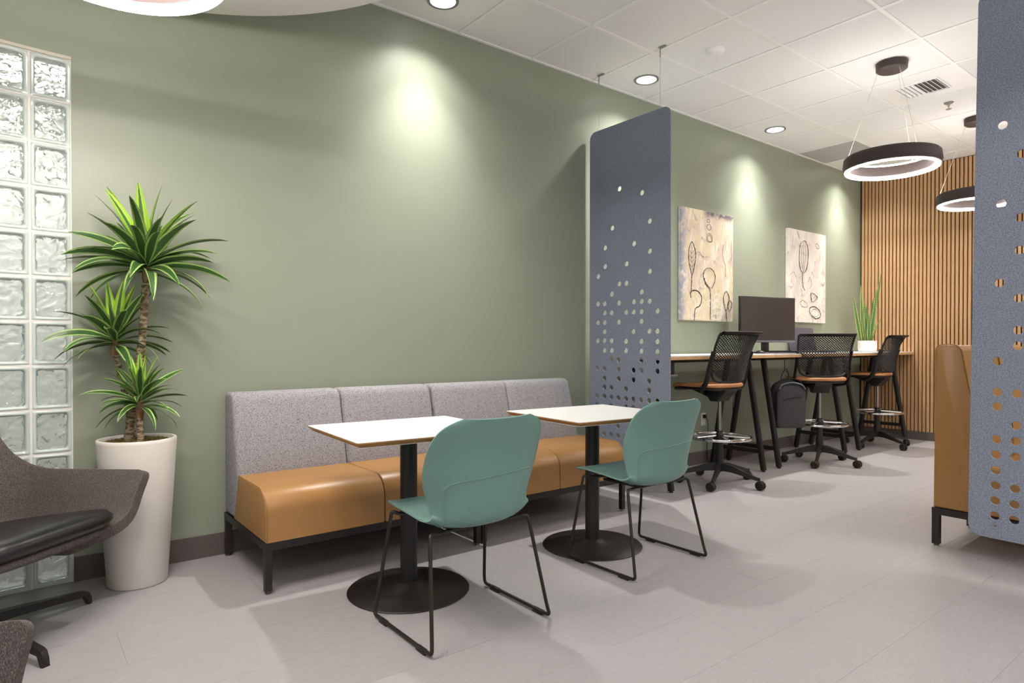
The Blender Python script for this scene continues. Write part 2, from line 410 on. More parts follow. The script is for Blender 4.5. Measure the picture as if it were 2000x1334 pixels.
for c in range(NB):
    for r in range(12):
        s = (c + .5) * BW; p = arc(s, .039)
        if gb is None:
            gb = obj('glass_block', ring_bm(), m_rim, win, ang=50); o = gb
            for y0, y1 in ((-.031, -.020), (.020, .031)): obj('pane', pane_bm(y0, y1), m_glass, gb, smooth=False)
        else:
            o = gb.copy(); C.objects.link(o); o.parent = win
            for ch in gb.children: q = ch.copy(); C.objects.link(q); q.parent = o
        o.location = (p[0], p[1], (r + .5) * RH); o.rotation_euler = (0, 0, s / RC)
# trim over the blocks
struct(curved('trim_1', 0, 4 * BW, BZ - .002, BZ + .012, 16, mat('cream_trim', (198, 192, 174), .6), -.004))
# back room seen through the blocks
m_back = mat('back_room_paint', (222, 222, 214), .8)
struct(obj('wall_rear', B(X0, 2.4, 2.5, 2.6, 0, CZ), m_back, smooth=False))
struct(obj('wall_back_room', B(2.3, 2.4, .12, 2.5, 0, CZ), m_back, smooth=False))
struct(obj('wall_back_room_far', B(X0 - .1, X0, -.6, 2.6, 0, CZ), m_back, smooth=False))
struct(obj('ceiling_back_room', B(X0, 2.4, .0, 2.6, CZ + .02, CZ + .1), m_back, smooth=False))
# baseboards
def bb(name, *a): return struct(obj(name, B(*a, bev=.002), m_base, smooth=False))
bb('baseboard_left', .2165, X1, -.011, -.0002, 0, .112)
# slat wall
SX = 8.08
wb = struct(obj('wall_back', B(X1 - .012, X1 + .12, Y1, .0, 0, CZ + .02), m_felt_b, smooth=False))
bb('baseboard_back', X1 - .040, X1 - .013, -4.4, -.012, 0, .094)
sm = None
for i in range(108):
    y = -.0215 - i * .03905
    if sm is None:
        o = obj('slat', B(0, .0265, -.0270, 0, .096, CZ - .004, bev=.0015, seg=1), m_wood, wb, smooth=False); sm = o
    else: o = sm.copy(); C.objects.link(o); o.parent = wb
    o.location = (SX + .001, y, 0)
# ceiling
ceil = struct(obj('ceiling', B(X0, X1 + .1, Y1, -.0005, CZ + .03, CZ + .08), m_white, smooth=False))
tb = B(.0125, .6096 - .0125, -.6096 + .0125, -.0125, 0, .02, bev=.002, seg=1); bmesh.ops.recalc_face_normals(tb, faces=tb.faces)
tile_me = bpy.data.meshes.new('ceiling_tile'); tb.to_mesh(tile_me); tb.free(); tile_me.materials.append(m_ceil)
grey_me = tile_me.copy(); grey_me.materials.clear(); grey_me.materials.append(m_tilegrey)
NY = 9
for gx in GX:
    for j in range(NY):
        x, y = gx, -.6096 * j
        if x > X1 - .05 or x < X0 - .3: continue
        if abs(gx - 5.346) < .02 and j == 2: continue         # the diffuser takes this place
        g = abs(gx - 6.565) < .02 and j == 0
        o = link('ceiling_tile', grey_me if g else tile_me, ceil, smooth=False, loc=(x, y, CZ + .003))
        if g: o['label'] = 'grey ceiling tile'
        if x + .6096 > X1: o.scale = ((X1 - x - .012) / .6096, 1, 1)
for gx in GX:
    if X0 < gx < X1: obj('grid_bar', B(gx - .012, gx + .012, Y1, -.022, CZ - .0015, CZ + .024), m_grid, ceil, smooth=False)
for j in range(1, NY + 1):
    y = -.6096 * j; obj('grid_bar', B(X0, X1 - .02, y - .012, y + .012, CZ - .001, CZ + .0245), m_grid, ceil, smooth=False)
obj('wall_angle', B(.22, X1 - .01, -.022, -.0006, CZ - .002, CZ + .024), m_grid, ceil, smooth=False)
# suspended round soffit above the armchairs
cl = L([(0, 0), (1.306, 0), (1.314, .006), (1.314, CZ - 2.632), (0, CZ - 2.632)], seg=160)
tag(obj('ceiling_cloud', cl, m_white, loc=(.14, -1.43, 2.63)), 'large white round ceiling cloud above the armchairs and planter', 'ceiling cloud')

# supply diffuser
d = thing('air_diffuser', 'white square ceiling air diffuser with slotted grille near the back ring lamp', 'vent', (5.651, -1.524, CZ))
obj('diffuser_plate', B(-.2925, .2925, -.2925, .2925, .002, .02, bev=.003), m_grid, d, smooth=False)
bm = bmesh.new()
for s in ((-.135, .135),):
    box(bm, -.15, .15, -.15, -.142, -.012, .002); box(bm, -.15, .15, .142, .15, -.012, .002)
    box(bm, -.15, -.142, -.142, .142, -.012, .002); box(bm, .142, .15, -.142, .142, -.012, .002)
obj('grille_frame', bm, m_grid, d, smooth=False)
obj('grille_backing', B(-.142, .142, -.142, .142, -.001, .0018), mat('vent_dark', (92, 88, 84), .8), d, smooth=False)
for k in range(9):
    y = -.126 + k * .0315; mx = M.Translation((0, y, -.005)) @ M.Rotation(rad(38 if k < 5 else -38), 4, 'X')
    obj('louvre', box(bmesh.new(), -.141, .141, -.010, .010, -.001, .001, mtx=mx), m_grid, d, smooth=False)
# downlights
def downlight(x, y, label):
    t = thing('recessed_downlight', label, 'ceiling light', (x, y, CZ), 0, 'recessed downlights along the green wall')
    obj('trim_ring', L([(.093, .004), (.093, -.004), (.088, -.0065), (.076, -.004), (.072, .004)], seg=40, closed=True), m_trimgrey, t)
    obj('lens', L([(0, -.003), (.0735, -.003), (.0735, .002), (0, .002)], seg=40), m_lens, t)
downlight(WALLX[0], -.283, 'recessed downlight nearest the camera, at the top edge above the grey bench')
downlight(WALLX[1], -.283, 'recessed downlight just beyond the hanging felt screen')
downlight(WALLX[2], -.283, 'recessed downlight above the wall between the two paintings')
downlight(WALLX[3], -.283, 'recessed downlight farthest along the green wall, behind the front ring lamp')
for x, y in [(.9, -3.0), (2.6, -3.0)]: pass
tag(obj('smoke_detector', L([(.0, -.028), (.04, -.028), (.052, -.022), (.056, -.008), (.062, -.006), (.062, .003), (0, .003)], seg=36), m_grid, loc=(3.815, -.9, CZ)), 'small white round detector on a ceiling tile beyond the felt screen', 'detector')
t = thing('sprinkler_head', 'small metal sprinkler head on the ceiling beside the air diffuser', 'sprinkler', (6.186, -1.532, CZ))
obj('escutcheon', L([(0, -.006), (.03, -.005), (.036, .003), (0, .003)], seg=24), m_steel, t)
obj('stem', L([(.009, 0), (.009, -.03), (.004, -.032), (.004, -.05), (0, -.05)], seg=12), m_steel, t)
obj('deflector', L([(0, -.051), (.022, -.049), (.022, -.052), (0, -.054)], seg=12), m_steel, t)

# ring pendants
def ring_lamp(x, y, z, top, label, rz=0, r=.305, hi=False):
    t = thing('ring_pendant_lamp', label, 'pendant lamp', (x, y, z), rz, 'round brown ring pendants')
    obj('ring_body', L([(r - .005, -.044), (r + .002, -.040), (r + .007, -.01), (r + .003, .024), (r + .001, .044), (r - .010, .056), (r - .018, .057), (r - .024, .046), (r - .042, .040), (r - .046, .02), (r - .044, -.030), (r - .036, -.034), (r - .010, -.040)], seg=96, closed=True), m_bronze, t)
    obj('light_strip', L([(r - .0065, -.0405), (r - .008, -.052), (r - .013, -.055), (r - .022, -.053), (r - .028, -.046), (r - .029, -.0365)], seg=96, closed=True), m_led_hi if hi else m_led, t)
    h = top - z
    obj('upper_light_strip', L([(r - .026, .044), (r - .027, .053), (r - .040, .051), (r - .042, .040)], seg=96, closed=True), m_led_hi if hi else m_led_up, t)
    for k in range(3):
        a = 2 * pi * k / 3 + rad(113) - rz
        obj('cable', T([((r - .022) * cos(a), (r - .022) * sin(a), .050), (.085 * cos(a), .085 * sin(a), h - .045)], .0016, seg=6), mat('pale_cable', (205, 200, 194), .6) if 'pale_cable' not in MATS else MATS['pale_cable'], t)
    obj('canopy', L([(0, h - .055), (.088, h - .055), (.10, h - .047), (.102, h - .0), (0, h)], seg=48), m_bronze, t)
    return t
ring_lamp(4.985, -1.56, 2.385, CZ - .002, 'brown ring pendant lamp nearer the camera, hanging fully in view over the aisle', .35)
ring_lamp(6.80, -1.56, 2.385, CZ - .002, 'brown ring pendant lamp farther back, partly hidden behind the right felt screen', .9)
ring_lamp(.238, -1.355, 2.228, 2.629, 'ring pendant lamp under the white ceiling cloud at the top left edge', .1, hi=True)

# ------------------------------------------------------------------ felt screens
ycol = [-.087 - .0708 * k for k in range(9)]; zrow = [2.211 - .0692 * k for k in range(29)]
H1 = [(-.304,2.211),(-.515,2.143),(-.584,1.934),(-.234,1.936),(-.443,1.796),(-.163,1.799),(-.585,1.726),(-.373,1.659),(-.163,1.66),(-.585,1.586),(-.093,1.592),(-.304,1.52),(-.371,1.52),(-.513,1.449),(-.23,1.451),(-.442,1.383),(-.513,1.381),(-.584,1.38),(-.091,1.385),(-.159,1.383),(-.3,1.382),(-.159,1.314),(-.228,1.313),(-.37,1.311),(-.44,1.311),(-.511,1.31),(-.653,1.309),(-.089,1.245),(-.159,1.243),(-.298,1.243),(-.511,1.242),(-.157,1.175),(-.438,1.172),(-.582,1.172),(-.652,1.171),(-.087,1.108),(-.157,1.109),(-.228,1.107),(-.368,1.103),(-.511,1.102),(-.652,1.10),(-.157,1.035),(-.229,1.035),(-.368,1.035),(-.51,1.033),(-.652,1.031),(-.229,.969),(-.298,.967),(-.51,.965),(-.654,.963),(-.085,.901),(-.158,.898),(-.298,.898),(-.439,.896),(-.512,.896),(-.654,.895),(-.158,.829),(-.299,.829),(-.439,.827),(-.581,.825),(-.158,.76),(-.227,.761),(-.369,.759),(-.581,.758),(-.083,.691),(-.158,.691),(-.227,.691),(-.297,.689),(-.369,.689),(-.439,.689),(-.51,.687),(-.581,.689),(-.653,.689),(-.083,.625),(-.225,.627),(-.367,.628),(-.438,.63),(-.58,.62),(-.154,.55),(-.297,.55),(-.51,.55),(-.652,.55),(-.293,.482),(-.44,.482),(-.58,.482),(-.154,.413),(-.223,.413),(-.293,.413),(-.367,.413),(-.51,.413),(-.652,.413),(-.154,.344),(-.223,.344),(-.291,.344),(-.438,.344),(-.58,.344),(-.51,.29),(-.154,.29),(-.367,.29)]
H2L = [(2.059,0),(1.711,0),(1.356,0),(1.005,0),(.866,0),(.801,0),(.654,0),(.584,0),(.514,0),(.445,0),(.376,0),(.308,0),(1.917,1),(1.638,1),(1.496,1),(1.285,1),(1.144,1),(1.075,1),(.864,1),(.723,1),(.653,1),(.584,1),(.443,1),(.373,1),(.304,1)]
SW, SB, ST = .757, .205, 2.685
holes1 = [(-y * 1.0 - .003, z) for y, z in H1]
random.seed(11)
holes2 = [(.100 + .0712 * c, z) for z, c in H2L]
for c in range(2, 8):
    for k in range(26):
        z = 2.059 - .0700 * k
        if z > .28 and random.random() < min(.85, .08 + (2.2 - z) * .42): holes2.append((.100 + .0712 * c, z))
def screen(x, y0, holes, label, grom):
    t = thing('felt_screen', label, 'hanging screen', (x, y0, 0), 0, 'hanging felt screens')
    cu = bpy.data.curves.new('c', 'CURVE'); cu.dimensions = '2D'; cu.fill_mode = 'BOTH'; cu.extrude = .0045; cu.bevel_depth = .0006; cu.bevel_resolution = 0
    def poly(pts):
        s = cu.splines.new('POLY'); s.points.add(len(pts) - 1); s.use_cyclic_u = True
        for q, p in zip(s.points, pts): q.co = (p[0], p[1], 0, 1)
    R = .055; out = []
    for cx, cz, a0 in ((SW - R, ST - R, 0), (R, ST - R, 90), (R, SB + R, 180), (SW - R, SB + R, 270)):
        for k in range(9): a = rad(a0 + k * 90 / 8); out.append((cx + R * cos(a), cz + R * sin(a)))
    poly(out)
    for u, z in holes + [(g[0], g[1]) for g in grom]:
        rr = .0195 if (u, z) in holes else .006
        poly([(u + rr * cos(2 * pi * k / 20), z + rr * sin(2 * pi * k / 20)) for k in range(20)])
    tmp = bpy.data.objects.new('tmp', cu); C.objects.link(tmp)
    dg = bpy.context.evaluated_depsgraph_get(); dg.update()
    me = bpy.data.meshes.new_from_object(tmp.evaluated_get(dg)); bpy.data.objects.remove(tmp); bpy.data.curves.remove(cu)
    # curve plane (u,z) -> world (x const, y = -u, z)
    for v in me.vertices: v.co = (v.co.z, -v.co.x, v.co.y)
    me.materials.clear(); me.materials.append(m_felt); me.update()
    link('felt_panel', me, t, smooth=False)
    for u, z in grom:
        bm = lathe(bmesh.new(), [(.0055, -.006), (.010, -.006), (.010, .006), (.0055, .006)], seg=16, closed=True)
        bmesh.ops.rotate(bm, cent=(0, 0, 0), matrix=M.Rotation(pi / 2, 3, 'Y'), verts=bm.verts)
        obj('grommet', bm, m_steel, t, loc=(0, -u, z))
    for u in (.09, SW - .09):
        obj('hanging_wire', T([(0, -u, ST - .04), (0, -u, CZ - .06)], .0009, seg=6), m_steel, t)
        bm = box(bmesh.new(), -.003, .003, -u - .003, -u + .003, CZ - .065, CZ - .0016)
        box(bm, -.010, .010, -u - .05, -u + .008, CZ - .004, CZ - .0016)
        obj('ceiling_clip', bm, m_steel, t, smooth=False)
    return t
screen(3.485, -.024, holes1, 'blue-grey felt screen with round holes hanging against the green wall beyond the grey bench', [(.09, ST - .04), (SW - .09, ST - .04)])
s2_ = screen(3.49, -2.482, holes2, 'blue-grey felt screen with round holes cut off by the right edge of the picture', [(.104, .262), (SW - .104, .262), (.09, ST - .04), (SW - .09, ST - .04)])

s2_.rotation_euler = (.0115, 0, 0)

# ------------------------------------------------------------------ bench
def bench(x, label):
    t = thing('upholstered_bench', label, 'bench', (x, 0, 0), 0, 'two-seat bench modules along the green wall')
    Wd = 1.132
    bm = bmesh.new()
    for (a, b, c, d_, e, f_) in ((0, Wd, -.706, -.676, .188, .222), (0, Wd, -.062, -.032, .188, .222), (0, .03, -.676, -.062, .188, .222), (Wd - .03, Wd, -.676, -.062, .188, .222)):
        box(bm, a, b, c, d_, e, f_)
    obj('frame', bm, m_black, t, smooth=False)
    for lx in (0, Wd - .03):
        for ly in (-.706, -.064):
            lg = obj('leg', B(lx, lx + .03, ly, ly + .03, .012, .188, bev=.0015, seg=1), m_black, t, smooth=False)
            obj('foot_glide', L([(0, 0), (.013, 0), (.013, .004), (.006, .006), (.006, .013), (0, .013)], seg=16, c=(lx + .015, ly + .015, 0)), m_steel, lg)
    for k in range(2):
        a, b = k * Wd / 2 + .002, (k + 1) * Wd / 2 - .002
        pr = [(-.032, .223), (-.032, .805), (-.055, .838), (-.150, .838), (-.178, .815), (-.275, .447), (-.268, .400), (-.205, .223)]
        bk = obj('backrest', prism(bmesh.new(), pr, a, b, bev=.020, seg=4), m_boucle, t, ang=60)
        arcp = [(-.604 - .100 * sin(q), .446 - .100 * (1 - cos(q))) for q in [i * pi / 2 / 8 for i in range(9)]]
        pr = [(-.207, .223), (-.269, .40), (-.276, .446)] + [(-.604, .446)] + arcp[1:] + [(-.706, .223)]
        bm = bmesh.new(); A = [bm.verts.new((a, p[0], p[1])) for p in pr]; n = len(pr)
        Bv = [bm.verts.new((b, p[0], p[1])) for p in pr]
        fs = [bm.faces.new(A), bm.faces.new(Bv[::-1])] + [bm.faces.new((A[i], A[(i + 1) % n], Bv[(i + 1) % n], Bv[i])) for i in range(n)]
        bmesh.ops.recalc_face_normals(bm, faces=fs)
        es = [e for e in bm.edges if abs(e.verts[0].co.x - e.verts[1].co.x) < 1e-6]
        bmesh.ops.bevel(bm, geom=es, offset=.005, segments=3, profile=.5, affect='EDGES')
        obj('seat_cushion', bm, m_tan, t, ang=35)
    for xe in (.006, Wd - .006):
        pr = [(xe, -.29, .4475), (xe, -.604, .4475)] + [(xe, p[0] - .001, p[1] + .001) for p in arcp[1:]] + [(xe, -.7075, .235)]
        obj('piping', T(pr, .0032, seg=6), m_tan, t)
    return t
bench(.850, 'grey and tan bench module nearest the planter, at the left end')
bench(1.992, 'grey and tan bench module at the right end, beside the felt screen')

# booth end (right, behind the screen): back towards the green wall, faces -Y
def booth(x, y, W_, label, group=None):
    t = thing('high_back_bench', label, 'bench', (x, y, 0), 0, group)
    bm = bmesh.new()
    for q in ((0, W_, -.035, 0, .170, .205), (0, W_, -.72, -.685, .170, .205), (0, .035, -.685, -.035, .170, .205), (W_ - .035, W_, -.685, -.035, .170, .205)): box(bm, *q)
    obj('frame', bm, m_black, t, smooth=False)
    for lx in (0, W_ - .035):
        for ly in (-.72, -.035):
            lg = obj('leg', B(lx, lx + .035, ly, ly + .035, .010, .170, bev=.0015, seg=1), m_black, t, smooth=False)
            obj('foot_glide', L([(0, 0), (.013, 0), (.013, .004), (.006, .006), (.006, .011), (0, .011)], seg=16, c=(lx + .0175, ly + .0175, 0)), m_steel, lg)
    pr = [(-.004, .206), (-.012, 1.055), (-.030, 1.075), (-.105, 1.075), (-.128, 1.052), (-.170, .82), (-.205, .62), (-.215, .45), (-.215, .206)]
    obj('backrest', prism(bmesh.new(), pr, .004, W_ - .004, bev=.012, seg=3), m_tan, t, ang=50)
    pr = [(-.217, .206), (-.217, .455), (-.58, .455), (-.68, .43), (-.715, .36), (-.715, .206)]
    obj('seat_cushion', prism(bmesh.new(), pr, .004, W_ - .004, bev=.012, seg=3), m_tan, t, ang=50)
    for xe in (.012,):
        obj('piping', T(fillet([(xe, -.012, .24), (xe, -.010, 1.06), (xe, -.03, 1.078), (xe, -.105, 1.078), (xe, -.131, 1.052), (xe, -.172, .82), (xe, -.207, .62), (xe, -.2175, .24)], .015), .003, seg=6), m_tan, t)
    return t
booth(3.892, -2.198, .57, 'tan leather high-backed bench module on black legs behind the right felt screen')
booth(4.466, -2.198, .57, 'second tan leather high-backed module continuing behind the right felt screen')

# ------------------------------------------------------------------ cafe tables
def cafe_table(x, y, rz, label):
    t = thing('cafe_table', label, 'table', (x, y, 0), rz, 'square-topped pedestal tables in front of the bench')
    a, b = .350, .315
    def rr(w_, h_, r_, z):
        out = []
        for cx, cy, a0 in ((w_ - r_, h_ - r_, 0), (-w_ + r_, h_ - r_, 90), (-w_ + r_, -h_ + r_, 180), (w_ - r_, -h_ + r_, 270)):
            for k in range(5): q = rad(a0 + k * 22.5); out.append((cx + r_ * cos(q), cy + r_ * sin(q), z))
        return out
    def stack(layers):
        bm = bmesh.new(); G = [rr(a - i, b - i, .012, z) for i, z in layers]; sheet(bm, G, closed=True)
        bm.verts.ensure_lookup_table(); n = len(G[0]); bm.faces.new([bm.verts[i] for i in range(n)]); m_ = len(bm.verts); bm.faces.new([bm.verts[m_ - n + i] for i in range(n)]); return bm
    obj('tabletop', stack([(.0015, .715), (.0, .7145), (.0, .7125)]), m_lam, t, smooth=False)
    obj('edge_band', stack([(.0008, .7124), (.0008, .708), (.016, .693)]), m_ply, t, smooth=False)
    obj('underside', stack([(.0165, .6929), (.0165, .691)]), m_lamg, t, smooth=False)
    obj('mounting_plate', B(-.17, .17, -.17, .17, .684, .6908, bev=.002), m_black, t, smooth=False)
    obj('column', L([(.0375, .02), (.0375, .684)], seg=36), m_black, t)
    obj('base', L([(0, .0), (.262, .0), (.266, .004), (.262, .0085), (.13, .0125), (.085, .019), (.055, .032), (.041, .040), (.0375, .040)], seg=72), m_black, t, ang=60)
    return t
cafe_table(1.372, -1.018, rad(-4), 'white pedestal table nearer the camera, left of the two')
cafe_table(2.455, -1.072, rad(-4.5), 'white pedestal table farther along, beside the felt screen')

# ------------------------------------------------------------------ teal sled chairs: origin at floor below seat centre, faces +y
def teal_chair(x, y, rz, label):
    t = thing('teal_shell_chair', label, 'chair', (x, y, 0), rz, 'teal shell chairs at the small tables')
    # side profile (y,z) from seat front to back top, half width and sideways wrap at each station
    st = [(.235, .428, .150, .000), (.222, .440, .198, .002), (.17, .450, .222, .006), (.08, .444, .232, .012), (-.02, .428, .234, .022),
          (-.11, .405, .230, .038), (-.172, .408, .222, .054), (-.207, .440, .218, .068), (-.216, .50, .226, .078), (-.220, .560, .246, .080), (-.224, .625, .258, .070),
          (-.232, .69, .255, .054), (-.246, .745, .242, .038), (-.259, .785, .208, .026), (-.268, .812, .150, .018)]
    P = spline([(s[0], s[1], s[2]) for s in st], 3); Wp = spline([(s[3], 0, 0) for s in st], 3)
    n = 14; G = []
    for i, (p, wv) in enumerate(zip(P, Wp)):
        if i < len(P) - 1: d_ = P[min(i + 1, len(P) - 1)] - P[max(i - 1, 0)]
        d2 = V((d_.x, d_.y)).normalized(); nrm = V((-d2.y, d2.x)) * (-1)          # towards sitter: up on the seat, forward on the back
        nrm = V((d2.y, -d2.x))
        row = []
        for k in range(n + 1):
            u = -1 + 2 * k / n; ww = p.z * (sin(u * pi / 2) * .35 + u * .65)
            f = wv.x * abs(u) ** 2.4
            row.append((ww, p.x + nrm.x * f, p.y + nrm.y * f))
        G.append(row)
    sh = obj('seat_shell', sheet(bmesh.new(), G), m_teal, t); solidify(sh, .008, 0, 1)
    # raised lower back panel on the outside with its embossed lip
    def at(u, fi, lift):
        i = max(1, min(len(P) - 2, int(fi))); q = fi - i
        pa = P[i].lerp(P[i + 1], q); wv = Wp[i].lerp(Wp[i + 1], q); d_ = P[i + 1] - P[i - 1]; d2 = V((d_.x, d_.y)).normalized(); nrm = V((d2.y, -d2.x))
        ww = pa.z * (sin(u * pi / 2) * .35 + u * .65); f = wv.x * abs(u) ** 2.4 - lift
        return (ww, pa.x + nrm.x * f, pa.y + nrm.y * f)
    lip = [(-.70, 15), (-.74, 19), (-.76, 23), (-.74, 26), (-.66, 27.6), (-.50, 28.2), (-.25, 28.4), (0, 28.6), (.25, 28.8), (.5, 28.9), (.70, 28.9)]
    Lp = spline([(u, fi, 0) for u, fi in lip], 4)
    obj('back_panel_lip', T([at(q.x, q.y, .0042) for q in Lp], .0024, seg=6), m_teal, t)
    # frame: two side loops and cross tubes
    r = .0072
    for s in (-1, 1):
        xt, xb = s * .225, s * .268
        top = [(s * .10, .10, .412), (s * .20, .125, .414), (xt, .140, .428), (xb - s * .006, .20, .05), (xb, .205, .0135), (xb, .16, .0125), (xb, -.19, .0125), (xb, -.235, .0145), (xb - s * .006, -.225, .05), (xt, -.150, .402), (s * .19, -.13, .392), (s * .10, -.10, .386)]
        lp = obj('sled_leg', T(fillet(top, .03, 5), r, seg=10), m_black, t)
        for yy in (.125, -.165): obj('floor_glide', B(xb - .008, xb + .008, yy - .03, yy + .03, 0, .019, bev=.003), m_blackp, lp)
    obj('cross_tube', T([(-.10, .10, .412), (.10, .10, .412)], r, seg=8), m_black, t)
    obj('cross_tube', T([(-.10, -.10, .386), (.10, -.10, .386)], r, seg=8), m_black, t)
    obj('seat_mount', B(-.12, .12, -.105, .11, .390, .402, bev=.003), m_blackp, t)
    return t
c0 = teal_chair(1.392, -1.395, 0, 'teal shell chair on black sled legs at the nearer white table')
dup(c0, (2.480, -1.352, 0), 0, 'teal shell chair on black sled legs at the farther white table')

# ------------------------------------------------------------------ drafting stools, faces +y
def drafting_stool(x, y, rz, label, base_rot=0):
    t = thing('drafting_stool', label, 'stool', (x, y, 0), rz, 'mesh-backed drafting stools at the counter desks')
    # star base
    bs = obj('star_base', L([(0, .10), (.030, .10), (.033, .17), (.028, .25), (.024, .33), (0, .33)], seg=24), m_blackp, t)
    for k in range(5):
        a = base_rot + 2 * pi * k / 5; ca, sa = cos(a), sin(a)
        bm = bmesh.new(); G = []
        for rr_, zt, hh, ww in ((.02, .165, .06, .022), (.10, .152, .050, .019), (.20, .120, .034, .016), (.29, .092, .024, .014), (.318, .086, .020, .012)):
            c_ = (rr_ * ca, rr_ * sa)
            G.append([(c_[0] - sa * ww, c_[1] + ca * ww, zt - hh), (c_[0] - sa * ww * .6, c_[1] + ca * ww * .6, zt), (c_[0] + sa * ww * .6, c_[1] - ca * ww * .6, zt), (c_[0] + sa * ww, c_[1] - ca * ww, zt - hh)])
        sheet(bm, G, closed=True); bm.verts.ensure_lookup_table(); bm.faces.new(bm.verts[:4]); bm.faces.new(bm.verts[-4:])
        obj('base_arm', bm, m_blackp, t, ang=30)
        cr = obj('caster', L([(0, .088), (.009, .088), (.009, .045), (0, .045)], seg=12, c=(.312 * ca, .312 * sa, 0)), m_blackp, t)
        ya = a + 1.1 + k * 1.7; px, py = .312 * ca + .012 * cos(ya), .312 * sa + .012 * sin(ya)
        for s in (-1, 1):
            bm = L([(0, -.009), (.027, -.011), (.0335, -.006), (.0335, .007), (.025, .011), (0, .009)], seg=20)
            bmesh.ops.transform(bm, matrix=M.Translation((px + s * .013 * -sin(ya), py + s * .013 * cos(ya), .0335)) @ M.Rotation(ya, 4, 'Z') @ M.Rotation(pi / 2, 4, 'X'), verts=bm.verts)
            obj('wheel', bm, m_blackp, cr)
        bm = box(bmesh.new(), -.02, .018, -.005, .005, .026, .05, mtx=M.Translation((px, py, 0)) @ M.Rotation(ya, 4, 'Z')); obj('caster_fork', bm, m_blackp, cr)
    obj('gas_post', L([(.0135, .33), (.0135, .66), (0, .66)], seg=20), m_steel, t)
    # foot ring
    R = .232; z = .362
    fr = obj('foot_ring', tube(bmesh.new(), [(R * cos(2 * pi * k / 48), R * sin(2 * pi * k / 48), z) for k in range(48)], .011, seg=8, closed=True, flat=(.9, 1.1)), m_chrome, t)
    for k in range(5):
        a = 2 * pi * k / 5 + .3; obj('spoke', T([(.025 * cos(a), .025 * sin(a), z + .012), (R * cos(a), R * sin(a), z)], .0065, seg=8), m_chrome, fr)
    obj('ring_hub', L([(.0145, z - .03), (.030, z - .025), (.032, z + .02), (.024, z + .03), (.024, z + .05), (.0145, z + .05)], seg=24), m_blackp, fr)
    # mechanism and seat pan
    obj('mechanism', prism(bmesh.new(), [(-.20, .735), (-.19, .71), (-.14, .67), (-.12, .64), (-.055, .64), (-.03, .672), (.10, .715), (.15, .735)], -.075, .075, bev=.008), m_blackp, t)
    def seat_bm(ins, z0, z1, dome):
        bm = bmesh.new(); out = []
        for k in range(48):
            a = 2 * pi * k / 48; cx, sx_ = cos(a), sin(a)
            q = (abs(cx) ** 4 + abs(sx_) ** 4) ** -.25
            out.append(((.232 - ins) * q * cx, (.222 - ins) * q * sx_ + .005))
        def zz(x, y, b): return b - max(0, y - .12) ** 2 * 2.2 + abs(x / .23) ** 3 * .006
        rows = [[(x * s, y * s, zz(x * s, y * s, b)) for x, y in out] for s, b in ((.6, z0), (.97, z0), (1, z0 + .006), (1, z1 - .008), (.965, z1), (.8, z1 + dome), (.4, z1 + dome), (.02, z1 + dome))]
        sheet(bm, rows, closed=True); bm.verts.ensure_lookup_table(); bm.faces.new(bm.verts[:48]); bm.faces.new(bm.verts[-48:]); return bm
    obj('seat_pan', seat_bm(.012, .728, .748, 0), m_blackp, t, ang=60)
    obj('seat_pad', seat_bm(0, .749, .776, .002), m_tan2, t, ang=60)
    # back frame
    def bk(u, v):      # u -1..1, v 0..1 from bottom to top
        zz = .80 + v * .365; hw = .205 + .030 * v
        yy = -.222 - .055 * v - .045 * v * v * (v > .0) + .055 * u * u - .012
        if v > .95: yy -= (v - .95) * .35
        return V((hw * u, yy, zz))
    path = [bk(-1, 1), bk(-1, .75), bk(-1, .5), bk(-1, .28), bk(-.93, .08), bk(-.75, 0), bk(-.4, -.015), bk(0, -.02), bk(.4, -.015), bk(.75, 0), bk(.93, .08), bk(1, .28), bk(1, .5), bk(1, .75), bk(1, 1)]
    obj('back_frame', T(spline(path, 3), .010, seg=8, flat=(1, .8)), m_blackp, t)
    G = [[bk(-1 + 2 * k / 14, v) + V((0, dy, dz)) for k in range(15)] for v, dy, dz in ((.955, .004, 0), (1.0, .004, 0), (1.02, -.018, .004), (1.02, -.030, 0), (1.0, -.016, -.008), (.955, -.004, 0))]
    obj('top_rail', sheet(bmesh.new(), G + [G[0]]), m_blackp, t)
    # lattice web of the back
    bm = bmesh.new(); nu, nv = 40, 35; vv = {}
    def inside(i, j):
        u, v = -1 + 2 * i / nu, j / nv
        if v < .25 and abs(u) > 1 - .55 * (1 - v / .25) ** 2: return False
        return True
    for i in range(nu + 1):
        for j in range(nv + 1):
            if (i + j) % 2 == 0 and inside(i, j): vv[i, j] = bm.verts.new(bk(-1 + 2 * i / nu, j / nv * .97))
    for i in range(nu + 1):
        for j in range(nv + 1):
            if (i + j) % 2:
                q = [vv.get(k) for k in ((i, j - 1), (i + 1, j), (i, j + 1), (i - 1, j))]; q = [k for k in q if k]
                if len(q) >= 3: bm.faces.new(q)
    for v_ in [v_ for v_ in bm.verts if not v_.link_faces]: bm.verts.remove(v_)
    web = obj('back_web', bm, m_blackp, t, smooth=False)
    def wf(o): m_ = o.modifiers.new('w', 'WIREFRAME'); m_.thickness = .0100; m_.use_even_offset = False
    applied(web, wf)
    for s in (-1, 1):
        a = [bk(s, .62) + V((s * .006, 0, 0)), bk(s, .3) + V((s * .012, .01, 0)), V((s * .232, -.165, .80)), V((s * .226, -.12, .735)), V((s * .15, -.06, .712)), V((s * .07, -.02, .705))]
        obj('back_upright', T(spline(a, 4), .016, seg=8, flat=(.7, 1.35)), m_blackp, t)
    for ch in t.children:
        if ch.name.split('.')[0] in ('mechanism', 'seat_pan', 'seat_pad', 'back_frame', 'top_rail', 'back_web', 'back_upright'): ch.location.y = .09 if ch.name.startswith('mechanism') else .11
    return t
